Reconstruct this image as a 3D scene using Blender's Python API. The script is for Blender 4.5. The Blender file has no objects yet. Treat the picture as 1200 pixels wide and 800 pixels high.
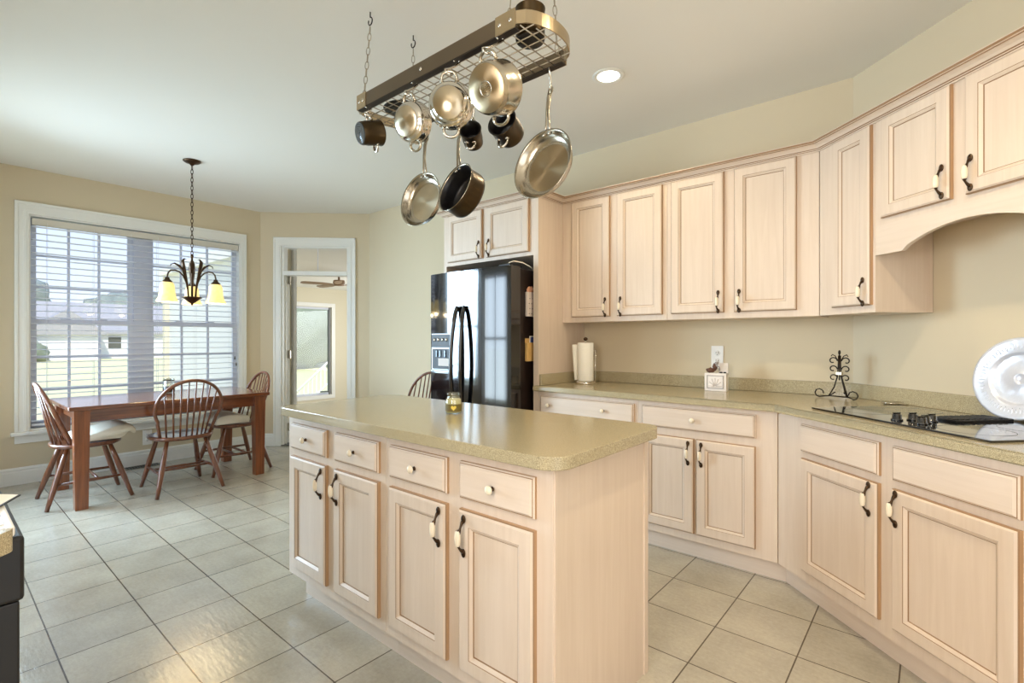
import bpy, bmesh, math, random
from mathutils import Vector, Matrix, noise

random.seed(7)
C = bpy.context.scene.collection
PI = math.pi

# ------------------------------------------------------------------ camera, world, light, exposure
H = 1.2378
cam = bpy.data.cameras.new('camera')
cam.lens = 582.5 / 1200 * 36
cam.sensor_width = 36
cam.shift_y = -2.5 / 1200
cam.clip_start = 0.02
cam.clip_end = 400
camo = bpy.data.objects.new('camera', cam)
C.objects.link(camo)
camo.location = (0, 0, H)
camo.rotation_euler = (PI / 2, 0, PI / 2 - 0.8685)
bpy.context.scene.camera = camo

vs = bpy.context.scene.view_settings
vs.view_transform = 'Standard'
vs.look = 'None'
vs.gamma = 1
vs.use_curve_mapping = False
vs.exposure = 0.07

world = bpy.data.worlds.new('world')
bpy.context.scene.world = world
world.use_nodes = True
wn = world.node_tree.nodes
wl = world.node_tree.links
bg = wn['Background']
geo = wn.new('ShaderNodeNewGeometry')
sep = wn.new('ShaderNodeSeparateXYZ')
ramp = wn.new('ShaderNodeValToRGB')
ramp.color_ramp.elements[0].position = 0.48
ramp.color_ramp.elements[0].color = (0.78, 0.86, 0.97, 1)
ramp.color_ramp.elements[1].position = 0.75
ramp.color_ramp.elements[1].color = (0.36, 0.56, 0.95, 1)
tcw = wn.new('ShaderNodeTexCoord')
mrw = wn.new('ShaderNodeMapRange')
mrw.inputs['From Min'].default_value = -1
wl.new(tcw.outputs['Generated'], sep.inputs[0])
wl.new(sep.outputs['Z'], mrw.inputs['Value'])
wl.new(mrw.outputs[0], ramp.inputs[0])
wl.new(ramp.outputs[0], bg.inputs['Color'])
bg.inputs['Strength'].default_value = 1.35


def area(name, loc, direction, sx, sy, power, color, spread=PI):
    l = bpy.data.lights.new(name, 'AREA')
    l.shape = 'RECTANGLE'
    l.size = sx
    l.size_y = sy
    l.energy = power
    l.color = color
    l.spread = spread
    o = bpy.data.objects.new(name, l)
    C.objects.link(o)
    o.location = loc
    o.rotation_euler = Vector(direction).to_track_quat('-Z', 'Y').to_euler()
    return o


sun = bpy.data.lights.new('sun', 'SUN')
sun.energy = 3.4
sun.angle = 0.01
sun.color = (1.0, 0.95, 0.85)
suno = bpy.data.objects.new('sun', sun)
C.objects.link(suno)
suno.rotation_euler = Vector((-0.8, 0.35, -0.9)).to_track_quat('-Z', 'Y').to_euler()

# daylight through the windows that stand outside the picture (bay window, sink window); side-opening and sunroom lamps are added fill
area('bay_window_daylight', (-5.56, -0.13, 1.45), (0.80, 0.62, -0.28), 0.95, 1.7, 72, (0.58, 0.80, 1.0), 2.0)
area('breakfast_window_daylight', (-4.57, -0.60, 1.25), (0.1, 1, 0), 0.75, 1.8, 22, (0.70, 0.86, 1.0), 2.2)
area('sink_window_daylight', (-0.60, -1.26, 1.65), (0.73, 0.69, -0.05), 1.3, 1.15, 66, (1.0, 0.96, 0.94))
area('side_opening_fill', (1.66, -0.4, 1.35), (-1, 0.1, 0.02), 1.9, 2.0, 18, (1.0, 0.95, 0.88))  # added fill light at the unseen side opening, brightens island end and fridge side
area('sunroom_fill', (-8.6, 7.7, 1.2), (-0.2, -1, 0), 3.0, 1.8, 125, (0.96, 0.98, 1.0))  # added fill lamp to brighten the sunroom; this wall has no window

# ------------------------------------------------------------------ materials
MATS = {}


def new_mat(name):
    m = bpy.data.materials.new(name)
    m.use_nodes = True
    return m, m.node_tree.nodes, m.node_tree.links, m.node_tree.nodes['Principled BSDF']


def srgb(r, g, b):
    f = lambda c: (c / 255 / 12.92) if c / 255 <= 0.04045 else ((c / 255 + 0.055) / 1.055) ** 2.4
    return (f(r), f(g), f(b), 1)


def plain(name, col, rough=0.5, metal=0.0, nscale=0, namt=0.06, bump=0.0, coat=0.0, spec=None):
    m, n, l, p = new_mat(name)
    p.inputs['Roughness'].default_value = rough
    p.inputs['Metallic'].default_value = metal
    if coat:
        p.inputs['Coat Weight'].default_value = coat
        p.inputs['Coat Roughness'].default_value = 0.05
    if spec is not None:
        p.inputs['Specular IOR Level'].default_value = spec
    if nscale:
        tc = n.new('ShaderNodeTexCoord')
        nz = n.new('ShaderNodeTexNoise')
        nz.inputs['Scale'].default_value = nscale
        nz.inputs['Detail'].default_value = 4
        l.new(tc.outputs['Object'], nz.inputs['Vector'])
        mx = n.new('ShaderNodeMix')
        mx.data_type = 'RGBA'
        a = tuple(c * (1 - namt) for c in col[:3]) + (1,)
        b = tuple(min(1, c * (1 + namt)) for c in col[:3]) + (1,)
        mx.inputs[6].default_value = a
        mx.inputs[7].default_value = b
        l.new(nz.outputs[0], mx.inputs[0])
        l.new(mx.outputs[2], p.inputs['Base Color'])
        if bump:
            bp = n.new('ShaderNodeBump')
            bp.inputs['Strength'].default_value = bump
            bp.inputs['Distance'].default_value = 0.002
            l.new(nz.outputs[0], bp.inputs['Height'])
            l.new(bp.outputs[0], p.inputs['Normal'])
    else:
        p.inputs['Base Color'].default_value = col
    MATS[name] = m
    return m


def wood(name, c1, c2, rough, scale, axis='z', coat=0.0, contrast=(0.3, 0.7)):
    m, n, l, p = new_mat(name)
    tc = n.new('ShaderNodeTexCoord')
    oi = n.new('ShaderNodeObjectInfo')
    add = n.new('ShaderNodeVectorMath')
    add.operation = 'ADD'
    sc = n.new('ShaderNodeVectorMath')
    sc.operation = 'SCALE'
    comb = n.new('ShaderNodeCombineXYZ')
    for k in range(3):
        l.new(oi.outputs['Random'], comb.inputs[k])
    l.new(comb.outputs[0], sc.inputs[0])
    sc.inputs['Scale'].default_value = 13.0
    l.new(tc.outputs['Object'], add.inputs[0])
    l.new(sc.outputs[0], add.inputs[1])
    mp = n.new('ShaderNodeMapping')
    s = {'z': (scale, scale, scale * 0.05), 'x': (scale * 0.05, scale, scale), 'y': (scale, scale * 0.05, scale)}[axis]
    mp.inputs['Scale'].default_value = s
    l.new(add.outputs[0], mp.inputs['Vector'])
    nz = n.new('ShaderNodeTexNoise')
    nz.inputs['Scale'].default_value = 1.0
    nz.inputs['Detail'].default_value = 6
    nz.inputs['Roughness'].default_value = 0.6
    nz.inputs['Distortion'].default_value = 0.6
    l.new(mp.outputs[0], nz.inputs['Vector'])
    big = n.new('ShaderNodeTexNoise')
    big.inputs['Scale'].default_value = 2.5
    l.new(add.outputs[0], big.inputs['Vector'])
    mr = n.new('ShaderNodeMapRange')
    mr.inputs['From Min'].default_value = contrast[0]
    mr.inputs['From Max'].default_value = contrast[1]
    l.new(nz.outputs[0], mr.inputs['Value'])
    mx = n.new('ShaderNodeMix')
    mx.data_type = 'RGBA'
    mx.inputs[6].default_value = c1
    mx.inputs[7].default_value = c2
    l.new(mr.outputs[0], mx.inputs[0])
    hs = n.new('ShaderNodeHueSaturation')
    mv = n.new('ShaderNodeMapRange')
    mv.inputs['To Min'].default_value = 0.93
    mv.inputs['To Max'].default_value = 1.05
    l.new(big.outputs[0], mv.inputs['Value'])
    l.new(mv.outputs[0], hs.inputs['Value'])
    l.new(mx.outputs[2], hs.inputs['Color'])
    l.new(hs.outputs[0], p.inputs['Base Color'])
    p.inputs['Roughness'].default_value = rough
    if coat:
        p.inputs['Coat Weight'].default_value = coat
        p.inputs['Coat Roughness'].default_value = 0.12
    MATS[name] = m
    return m


WOOD = wood('pickled_maple', srgb(216, 196, 175), srgb(226, 208, 189), 0.40, 45, contrast=(0.25, 0.75))
WOODX = wood('pickled_maple_flat', srgb(218, 199, 179), srgb(227, 210, 192), 0.40, 45, 'x', contrast=(0.25, 0.75))
EDGE = plain('shaded_edge', srgb(182, 146, 108), 0.45)  # brown shade along door and drawer edges, put into the colour
DKLINE = plain('brown_line', srgb(152, 118, 84), 0.5)  # darker brown line for grooves, bevel steps and crown ledges
CHERRY = wood('table_wood', srgb(98, 50, 24), srgb(150, 86, 46), 0.30, 40, 'z', coat=0.4)
CHERRYX = wood('table_top_wood', srgb(92, 46, 22), srgb(138, 76, 40), 0.20, 40, 'y', coat=0.8)
CHAIRW = wood('chair_wood', srgb(88, 48, 28), srgb(128, 76, 46), 0.28, 50, 'z', coat=0.5)
WALL = plain('wall_paint', srgb(213, 199, 170), 0.75, nscale=3, namt=0.015)
CEIL = plain('ceiling_paint', srgb(238, 236, 228), 0.85, nscale=2, namt=0.01)
TRIM = plain('white_trim', srgb(236, 236, 230), 0.4)
SUNWALL = plain('sunroom_paint', srgb(222, 214, 190), 0.8)
BRONZE = plain('antique_bronze', srgb(74, 56, 40), 0.36, 0.85, nscale=60, namt=0.25)
CERAMIC = plain('cream_ceramic', srgb(240, 226, 200), 0.18)
STEEL = plain('brushed_steel', srgb(190, 181, 164), 0.22, 1.0, nscale=12, namt=0.08)
CHROME = plain('polished_steel', srgb(215, 210, 200), 0.10, 1.0)
ANOD = plain('dark_anodized', srgb(74, 60, 40), 0.34, 0.9, nscale=10, namt=0.1)
NONSTICK = plain('nonstick_black', srgb(26, 23, 22), 0.35, 0.0)
RAIL = plain('rack_bronze', srgb(122, 108, 90), 0.32, 0.9, nscale=8, namt=0.1)
RAILB = plain('rack_brushed', srgb(186, 168, 138), 0.28, 1.0, nscale=10, namt=0.06)
RACKDK = plain('rack_dark', srgb(60, 52, 46), 0.45, 0.7)
WIRE = plain('grid_wire', srgb(176, 166, 148), 0.3, 0.9)
BLACK = plain('black_gloss', srgb(10, 10, 12), 0.09, coat=1.0)
BLACKM = plain('black_satin', srgb(14, 13, 14), 0.45, nscale=300, namt=0.3)
BROWNDK = plain('fridge_side', srgb(36, 25, 20), 0.35)
GLASSTOP = plain('cooktop_glass', srgb(14, 14, 16), 0.05, coat=1.0)
BLIND = plain('blind_slat', srgb(232, 234, 240), 0.45)
SASH = plain('vinyl_sash', srgb(214, 218, 230), 0.5)
CREAM = plain('cream_cushion', srgb(236, 229, 210), 0.9, nscale=90, namt=0.05, bump=0.3)
PAPER = plain('paper_white', srgb(246, 242, 230), 0.9, nscale=60, namt=0.02)
SILVER = plain('plate_silver', srgb(232, 234, 240), 0.22, 0.55, nscale=9, namt=0.06)
OUTLET = plain('outlet_white', srgb(244, 242, 236), 0.35)
SLOT = plain('slot_dark', srgb(30, 28, 26), 0.6)
FABRICW = plain('holder_white', srgb(222, 208, 196), 0.6)
HOLDTAN = plain('holder_tan', srgb(214, 172, 104), 0.6)
PINK = plain('note_pink', srgb(206, 150, 118), 0.8, nscale=40, namt=0.4)
BLUEP = plain('photo_blue', srgb(70, 84, 140), 0.4, nscale=60, namt=0.6)
LABELW = plain('label_paper', srgb(214, 204, 196), 0.6)
VENT = plain('vent_grey', srgb(96, 98, 92), 0.5)
ROOF = plain('roof_shingle', srgb(172, 170, 172), 0.9, nscale=3, namt=0.1)
HOUSEW = plain('house_siding', srgb(236, 236, 238), 0.8)
LEAFG = plain('tree_leaf', srgb(142, 152, 146), 0.9, nscale=0.8, namt=0.35)
BARK = plain('bark', srgb(100, 84, 72), 0.9)
LEAFLT = plain('pale_shrub', srgb(138, 148, 130), 0.9, nscale=2, namt=0.3)
WAX = plain('candle_wax', srgb(240, 226, 170), 0.5)
OLIVE = plain('label_olive', srgb(112, 98, 44), 0.6)
GOLDH = plain('label_heart', srgb(232, 206, 90), 0.5)
IRON = plain('wrought_iron', srgb(44, 36, 28), 0.4, 0.7)
SHEETDK = plain('dark_edge', srgb(60, 58, 56), 0.6)
FANW = plain('fan_blade', srgb(150, 122, 92), 0.5)
WHITEBOX = plain('white_ceramic_box', srgb(236, 228, 220), 0.4, nscale=50, namt=0.08, bump=0.3)
CONE = plain('brown_figure', srgb(96, 62, 44), 0.7, nscale=60, namt=0.5)
GREYF = plain('grey_figure', srgb(168, 160, 154), 0.6, nscale=50, namt=0.3)
DISPL = plain('dispenser_grey', srgb(62, 64, 66), 0.2, 0.7)


def counter_mat():
    m, n, l, p = new_mat('solid_surface')
    tc = n.new('ShaderNodeTexCoord')
    nz = n.new('ShaderNodeTexNoise')
    nz.inputs['Scale'].default_value = 420
    nz.inputs['Detail'].default_value = 2
    l.new(tc.outputs['Object'], nz.inputs['Vector'])
    r = n.new('ShaderNodeValToRGB')
    e = r.color_ramp.elements
    e[0].position = 0.35
    e[0].color = srgb(142, 130, 102)
    e[1].position = 0.68
    e[1].color = srgb(204, 191, 158)
    x = r.color_ramp.elements.new(0.52)
    x.color = srgb(178, 165, 132)
    l.new(nz.outputs[0], r.inputs[0])
    l.new(r.outputs[0], p.inputs['Base Color'])
    p.inputs['Roughness'].default_value = 0.16
    return m


COUNTER = counter_mat()

TILE = 0.311


def floor_mat():
    m, n, l, p = new_mat('floor_tile')
    tc = n.new('ShaderNodeTexCoord')
    mp = n.new('ShaderNodeMapping')
    mp.inputs['Location'].default_value = (TILE * 0.30, -TILE * 0.075, 0)
    l.new(tc.outputs['Object'], mp.inputs['Vector'])
    br = n.new('ShaderNodeTexBrick')
    br.offset = 0
    br.squash = 1
    br.inputs['Scale'].default_value = 1.0
    br.inputs['Brick Width'].default_value = TILE
    br.inputs['Row Height'].default_value = TILE
    br.inputs['Mortar Size'].default_value = 0.0028
    br.inputs['Mortar Smooth'].default_value = 0.1
    br.inputs['Bias'].default_value = 0.0
    br.inputs['Color1'].default_value = srgb(172, 165, 149)
    br.inputs['Color2'].default_value = srgb(184, 177, 160)
    br.inputs['Mortar'].default_value = srgb(88, 78, 64)
    l.new(mp.outputs[0], br.inputs['Vector'])
    nz = n.new('ShaderNodeTexNoise')
    nz.inputs['Scale'].default_value = 60
    nz.inputs['Detail'].default_value = 8
    nz.inputs['Roughness'].default_value = 0.7
    l.new(tc.outputs['Object'], nz.inputs['Vector'])
    nz2 = n.new('ShaderNodeTexNoise')
    nz2.inputs['Scale'].default_value = 5
    nz2.inputs['Detail'].default_value = 5
    l.new(tc.outputs['Object'], nz2.inputs['Vector'])
    mv = n.new('ShaderNodeMapRange')
    mv.inputs['From Min'].default_value = 0.32
    mv.inputs['From Max'].default_value = 0.68
    mv.inputs['To Min'].default_value = 0.80
    mv.inputs['To Max'].default_value = 1.18
    mxn = n.new('ShaderNodeMath')
    mxn.operation = 'MULTIPLY_ADD'
    mxn.inputs[1].default_value = 0.5
    av = n.new('ShaderNodeMath')
    av.operation = 'MULTIPLY'
    av.inputs[1].default_value = 0.5
    l.new(nz2.outputs[0], av.inputs[0])
    l.new(nz.outputs[0], mxn.inputs[0])
    l.new(av.outputs[0], mxn.inputs[2])
    l.new(mxn.outputs[0], mv.inputs['Value'])
    hs = n.new('ShaderNodeHueSaturation')
    l.new(br.outputs['Color'], hs.inputs['Color'])
    l.new(mv.outputs[0], hs.inputs['Value'])
    l.new(hs.outputs[0], p.inputs['Base Color'])
    # slate-like surface relief
    mps = n.new('ShaderNodeMapping')
    mps.inputs['Rotation'].default_value = (0, 0, 0.9)
    mps.inputs['Scale'].default_value = (14, 55, 1)
    l.new(tc.outputs['Object'], mps.inputs['Vector'])
    nz3 = n.new('ShaderNodeTexNoise')
    nz3.inputs['Scale'].default_value = 1
    nz3.inputs['Detail'].default_value = 4
    l.new(mps.outputs[0], nz3.inputs['Vector'])
    hh = n.new('ShaderNodeMath')
    hh.operation = 'MULTIPLY_ADD'
    hh.inputs[1].default_value = -3.0
    l.new(br.outputs['Fac'], hh.inputs[0])
    l.new(nz3.outputs[0], hh.inputs[2])
    bp = n.new('ShaderNodeBump')
    bp.inputs['Strength'].default_value = 0.7
    bp.inputs['Distance'].default_value = 0.0018
    l.new(hh.outputs[0], bp.inputs['Height'])
    l.new(bp.outputs[0], p.inputs['Normal'])
    p.inputs['Roughness'].default_value = 0.20
    p.inputs['Specular IOR Level'].default_value = 1.0
    return m


FLOOR = floor_mat()


def lawn_mat():
    m, n, l, p = new_mat('lawn')
    tc = n.new('ShaderNodeTexCoord')
    nz = n.new('ShaderNodeTexNoise')
    nz.inputs['Scale'].default_value = 0.25
    nz.inputs['Detail'].default_value = 6
    l.new(tc.outputs['Object'], nz.inputs['Vector'])
    mx = n.new('ShaderNodeMix')
    mx.data_type = 'RGBA'
    mx.inputs[6].default_value = srgb(214, 212, 150)
    mx.inputs[7].default_value = srgb(240, 232, 190)
    l.new(nz.outputs[0], mx.inputs[0])
    l.new(mx.outputs[2], p.inputs['Base Color'])
    p.inputs['Roughness'].default_value = 1
    return m


LAWN = lawn_mat()


def pane_mat(name, tint=(1, 1, 1, 1), refl=0.06):
    m = bpy.data.materials.new(name)
    m.use_nodes = True
    n = m.node_tree.nodes
    l = m.node_tree.links
    n.remove(n['Principled BSDF'])
    t = n.new('ShaderNodeBsdfTransparent')
    t.inputs[0].default_value = tint
    g = n.new('ShaderNodeBsdfGlossy')
    g.inputs['Roughness'].default_value = 0.02
    mx = n.new('ShaderNodeMixShader')
    mx.inputs[0].default_value = refl
    l.new(t.outputs[0], mx.inputs[1])
    l.new(g.outputs[0], mx.inputs[2])
    l.new(mx.outputs[0], n['Material Output'].inputs[0])
    return m


PANE = pane_mat('window_glass', refl=0.03)
JARG = pane_mat('jar_glass', (0.93, 0.95, 0.93, 1), 0.14)


def emis(name, col, strength):
    m, n, l, p = new_mat(name)
    p.inputs['Base Color'].default_value = col
    p.inputs['Emission Color'].default_value = col
    p.inputs['Emission Strength'].default_value = strength
    return m


LENS = emis('lamp_lens', (1.0, 0.94, 0.82, 1), 6)


def shade_mat():
    m, n, l, p = new_mat('lamp_shade_glass')
    tc = n.new('ShaderNodeTexCoord')
    nz = n.new('ShaderNodeTexNoise')
    nz.inputs['Scale'].default_value = 30
    l.new(tc.outputs['Object'], nz.inputs['Vector'])
    mx = n.new('ShaderNodeMix')
    mx.data_type = 'RGBA'
    mx.inputs[6].default_value = srgb(244, 208, 120)
    mx.inputs[7].default_value = srgb(255, 236, 170)
    l.new(nz.outputs[0], mx.inputs[0])
    l.new(mx.outputs[2], p.inputs['Base Color'])
    l.new(mx.outputs[2], p.inputs['Emission Color'])
    p.inputs['Emission Strength'].default_value = 0.75
    p.inputs['Roughness'].default_value = 0.3
    return m


SHADE = shade_mat()


def brushed_disc(name, col, rough):
    """spun steel base: anisotropic-looking radial sheen from fine concentric turning marks"""
    m, n, l, p = new_mat(name)
    p.inputs['Base Color'].default_value = col
    p.inputs['Metallic'].default_value = 1
    p.inputs['Roughness'].default_value = rough
    p.inputs['Anisotropic'].default_value = 0.85
    tg = n.new('ShaderNodeTangent')
    tg.direction_type = 'RADIAL'
    tg.axis = 'Y'
    l.new(tg.outputs[0], p.inputs['Tangent'])
    return m


SPUN = brushed_disc('spun_steel', srgb(204, 190, 164), 0.30)
SPUNW = brushed_disc('spun_steel_warm', srgb(176, 156, 124), 0.32)


def siding_mat():
    m, n, l, p = new_mat('lap_siding')
    tc = n.new('ShaderNodeTexCoord')
    sp = n.new('ShaderNodeSeparateXYZ')
    l.new(tc.outputs['Object'], sp.inputs[0])
    a = n.new('ShaderNodeMath')
    a.operation = 'MULTIPLY'
    a.inputs[1].default_value = 1 / 0.16
    l.new(sp.outputs['Z'], a.inputs[0])
    f = n.new('ShaderNodeMath')
    f.operation = 'FRACT'
    l.new(a.outputs[0], f.inputs[0])
    bp = n.new('ShaderNodeBump')
    bp.inputs['Distance'].default_value = 0.02
    l.new(f.outputs[0], bp.inputs['Height'])
    l.new(bp.outputs[0], p.inputs['Normal'])
    p.inputs['Base Color'].default_value = srgb(238, 238, 236)
    p.inputs['Roughness'].default_value = 0.7
    return m


SIDING = siding_mat()


def plate_mat():
    m, n, l, p = new_mat('embossed_plate')
    tc = n.new('ShaderNodeTexCoord')
    nz = n.new('ShaderNodeTexNoise')
    nz.inputs['Scale'].default_value = 38
    nz.inputs['Detail'].default_value = 3
    l.new(tc.outputs['Object'], nz.inputs['Vector'])
    bp = n.new('ShaderNodeBump')
    bp.inputs['Strength'].default_value = 0.5
    bp.inputs['Distance'].default_value = 0.004
    l.new(nz.outputs[0], bp.inputs['Height'])
    l.new(bp.outputs[0], p.inputs['Normal'])
    p.inputs['Base Color'].default_value = srgb(226, 229, 238)
    p.inputs['Metallic'].default_value = 0.32
    p.inputs['Roughness'].default_value = 0.25
    return m


PLATE = plate_mat()


# ------------------------------------------------------------------ mesh helpers
class MB:
    """collects shapes into one mesh, each face with a material"""

    def __init__(self):
        self.bm = bmesh.new()
        self.mats = []

    def mi(self, m):
        if m not in self.mats:
            self.mats.append(m)
        return self.mats.index(m)

    def _fin(self, faces, m, smooth):
        k = self.mi(m)
        for f in faces:
            f.material_index = k
            f.smooth = smooth

    def box(self, x0, x1, y0, y1, z0, z1, m, bev=0.0, seg=2, mat4=None):
        r = bmesh.ops.create_cube(self.bm, size=1)
        vs_ = r['verts']
        for v in vs_:
            v.co = Vector((x0 + (v.co.x + 0.5) * (x1 - x0), y0 + (v.co.y + 0.5) * (y1 - y0), z0 + (v.co.z + 0.5) * (z1 - z0)))
        faces = list({f for v in vs_ for f in v.link_faces})
        if bev > 0:
            edges = list({e for v in vs_ for e in v.link_edges})
            rb = bmesh.ops.bevel(self.bm, geom=edges, offset=bev, segments=seg, affect='EDGES', profile=0.5)
            vs_ = list({v for f in rb['faces'] for v in f.verts} | {v for v in vs_ if v.is_valid})
            faces = list({f for v in vs_ for f in v.link_faces})
        if mat4 is not None:
            for v in vs_:
                v.co = mat4 @ v.co
        self._fin(faces, m, False)
        return vs_

    def poly_prism(self, pts, z0, z1, m, bev=0.0, seg=3, smooth=False):
        n = len(pts)
        a = [self.bm.verts.new((p[0], p[1], z0)) for p in pts]
        b = [self.bm.verts.new((p[0], p[1], z1)) for p in pts]
        fs = [self.bm.faces.new(b), self.bm.faces.new(a[::-1])]
        for i in range(n):
            j = (i + 1) % n
            fs.append(self.bm.faces.new((a[i], a[j], b[j], b[i])))
        if bev:
            es = list({e for f in fs[:2] for e in f.edges})
            rb = bmesh.ops.bevel(self.bm, geom=es, offset=bev, segments=seg, affect='EDGES', profile=0.5)
            fs = [f for f in fs if f.is_valid] + rb['faces']
        self._fin(fs, m, smooth)

    def prism(self, pts3a, pts3b, m, smooth=False):
        """two matching outlines in 3-D joined by sides and closed by caps"""
        n = len(pts3a)
        a = [self.bm.verts.new(p) for p in pts3a]
        b = [self.bm.verts.new(p) for p in pts3b]
        fs = [self.bm.faces.new(a), self.bm.faces.new(b[::-1])]
        for i in range(n):
            j = (i + 1) % n
            fs.append(self.bm.faces.new((a[j], a[i], b[i], b[j])))
        self._fin(fs, m, smooth)

    def lathe(self, prof, m, seg=32, axis='z', origin=(0, 0, 0), mat4=None, smooth=True, ms=None):
        """prof: list of (radius, height); revolves about the axis"""
        rings = []
        for r, h in prof:
            if r < 1e-6:
                rings.append([self.bm.verts.new(self._ax(0, 0, h, axis, origin, mat4))])
            else:
                rings.append([self.bm.verts.new(self._ax(r * math.cos(2 * PI * k / seg), r * math.sin(2 * PI * k / seg), h, axis, origin, mat4)) for k in range(seg)])
        for q in range(len(rings) - 1):
            A, B = rings[q], rings[q + 1]
            fs = []
            for k in range(seg):
                k2 = (k + 1) % seg
                if len(A) == 1 and len(B) == 1:
                    continue
                if len(A) == 1:
                    fs.append(self.bm.faces.new((A[0], B[k2], B[k])))
                elif len(B) == 1:
                    fs.append(self.bm.faces.new((A[k], A[k2], B[0])))
                else:
                    fs.append(self.bm.faces.new((A[k], A[k2], B[k2], B[k])))
            self._fin(fs, (ms[q] if ms else m), smooth)

    def _ax(self, a, b, h, axis, o, mat4):
        if axis == 'z':
            v = Vector((a, b, h))
        elif axis == 'y':
            v = Vector((a, h, b))
        else:
            v = Vector((h, a, b))
        v = v + Vector(o)
        return mat4 @ v if mat4 is not None else v

    def tube(self, pts, r, m, seg=8, closed=False, cap=True, flat=1.0, up=None):
        """sweeps a circle (radius r or list) along a polyline"""
        P = [Vector(p) for p in pts]
        n = len(P)
        R = r if isinstance(r, (list, tuple)) else [r] * n
        rings = []
        prev = None
        for i in range(n):
            if closed:
                t = (P[(i + 1) % n] - P[i - 1]).normalized()
            elif i == 0:
                t = (P[1] - P[0]).normalized()
            elif i == n - 1:
                t = (P[-1] - P[-2]).normalized()
            else:
                t = (P[i + 1] - P[i - 1]).normalized()
            if prev is None:
                u = Vector(up) if up else (Vector((0, 0, 1)) if abs(t.z) < 0.9 else Vector((1, 0, 0)))
                a = (u - t * u.dot(t)).normalized()
            else:
                a = (prev - t * prev.dot(t)).normalized()
            prev = a
            b = t.cross(a)
            rings.append([self.bm.verts.new(P[i] + R[i] * (math.cos(2 * PI * k / seg) * a + flat * math.sin(2 * PI * k / seg) * b)) for k in range(seg)])
        fs = []
        cnt = n if closed else n - 1
        for i in range(cnt):
            A, B = rings[i], rings[(i + 1) % n]
            for k in range(seg):
                k2 = (k + 1) % seg
                fs.append(self.bm.faces.new((A[k], A[k2], B[k2], B[k])))
        if cap and not closed:
            fs.append(self.bm.faces.new(rings[0][::-1]))
            fs.append(self.bm.faces.new(rings[-1]))
        self._fin(fs, m, True)

    def ellipsoid(self, c, rx, ry, rz, m, seg=16, rings=10, mat4=None):
        r = bmesh.ops.create_uvsphere(self.bm, u_segments=seg, v_segments=rings, radius=1)
        for v in r['verts']:
            v.co = Vector((v.co.x * rx, v.co.y * ry, v.co.z * rz)) + Vector(c)
            if mat4 is not None:
                v.co = mat4 @ v.co
        self._fin(list({f for v in r['verts'] for f in v.link_faces}), m, True)

    def panel_rings(self, x0, x1, z0, z1, rings, ms, back=True):
        """concentric rectangles in the x-z plane; rings = (inset, y); the front looks to -y"""
        prev = None
        for k, (ins, y) in enumerate(rings):
            cur = [self.bm.verts.new(p) for p in ((x0 + ins, y, z0 + ins), (x1 - ins, y, z0 + ins), (x1 - ins, y, z1 - ins), (x0 + ins, y, z1 - ins))]
            if prev is None:
                if back:
                    f = self.bm.faces.new(cur[::-1])
                    self._fin([f], ms[0], False)
            else:
                fs = []
                for i in range(4):
                    j = (i + 1) % 4
                    fs.append(self.bm.faces.new((prev[i], prev[j], cur[j], cur[i])))
                self._fin(fs, ms[k], False)
            prev = cur
        f = self.bm.faces.new(prev)
        self._fin([f], ms[-1], False)

    def build(self, name, parent=None, loc=None, rot=None, norm=True):
        if norm:
            bmesh.ops.recalc_face_normals(self.bm, faces=self.bm.faces)
        me = bpy.data.meshes.new(name)
        self.bm.to_mesh(me)
        self.bm.free()
        for m in self.mats:
            me.materials.append(m)
        o = bpy.data.objects.new(name, me)
        C.objects.link(o)
        if parent is not None:
            o.parent = parent
        if loc is not None:
            o.location = loc
        if rot is not None:
            o.rotation_euler = rot
        return o


def tag(o, label=None, cat=None, group=None, kind=None):
    if label:
        o['label'] = label
    if cat:
        o['category'] = cat
    if group:
        o['group'] = group
    if kind:
        o['kind'] = kind
    return o


def thing(name, label, cat, loc=(0, 0, 0), rz=0.0, group=None, matrix=None):
    o = bpy.data.objects.new(name, None)
    o.empty_display_size = 0.05
    C.objects.link(o)
    if matrix is not None:
        o.matrix_world = matrix
    else:
        o.location = loc
        o.rotation_euler = (0, 0, rz)
    return tag(o, label, cat, group)


def structure(o):
    o['kind'] = 'structure'
    return o


def copy_thing(root, loc, rz, label, group=None):
    r = root.copy()
    C.objects.link(r)
    r.location = loc
    r.rotation_euler = (0, 0, rz)
    r['label'] = label
    if group:
        r['group'] = group
    for ch in list(root.children):
        c = ch.copy()
        C.objects.link(c)
        c.parent = r
        for g in list(ch.children):
            d = g.copy()
            C.objects.link(d)
            d.parent = c
    return r


def arc(cx, cy, r, a0, a1, n):
    return [(cx + r * math.cos(a0 + (a1 - a0) * k / n), cy + r * math.sin(a0 + (a1 - a0) * k / n)) for k in range(n + 1)]


def round_rect(x0, x1, y0, y1, r, n=8):
    return (arc(x1 - r, y0 + r, r, -PI / 2, 0, n) + arc(x1 - r, y1 - r, r, 0, PI / 2, n)
            + arc(x0 + r, y1 - r, r, PI / 2, PI, n) + arc(x0 + r, y0 + r, r, PI, 1.5 * PI, n))


# ------------------------------------------------------------------ the room
ANG = math.radians(42.5)
U = Vector((math.cos(ANG), -math.sin(ANG)))
N = Vector((-math.sin(ANG), -math.cos(ANG)))
CW = Vector((-0.342, 3.385))           # corner of back wall and angled range wall
CEILZ = 2.715
YB = 3.385


def dp(s, d):
    p = CW + U * s + N * d
    return (p.x, p.y)


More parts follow.
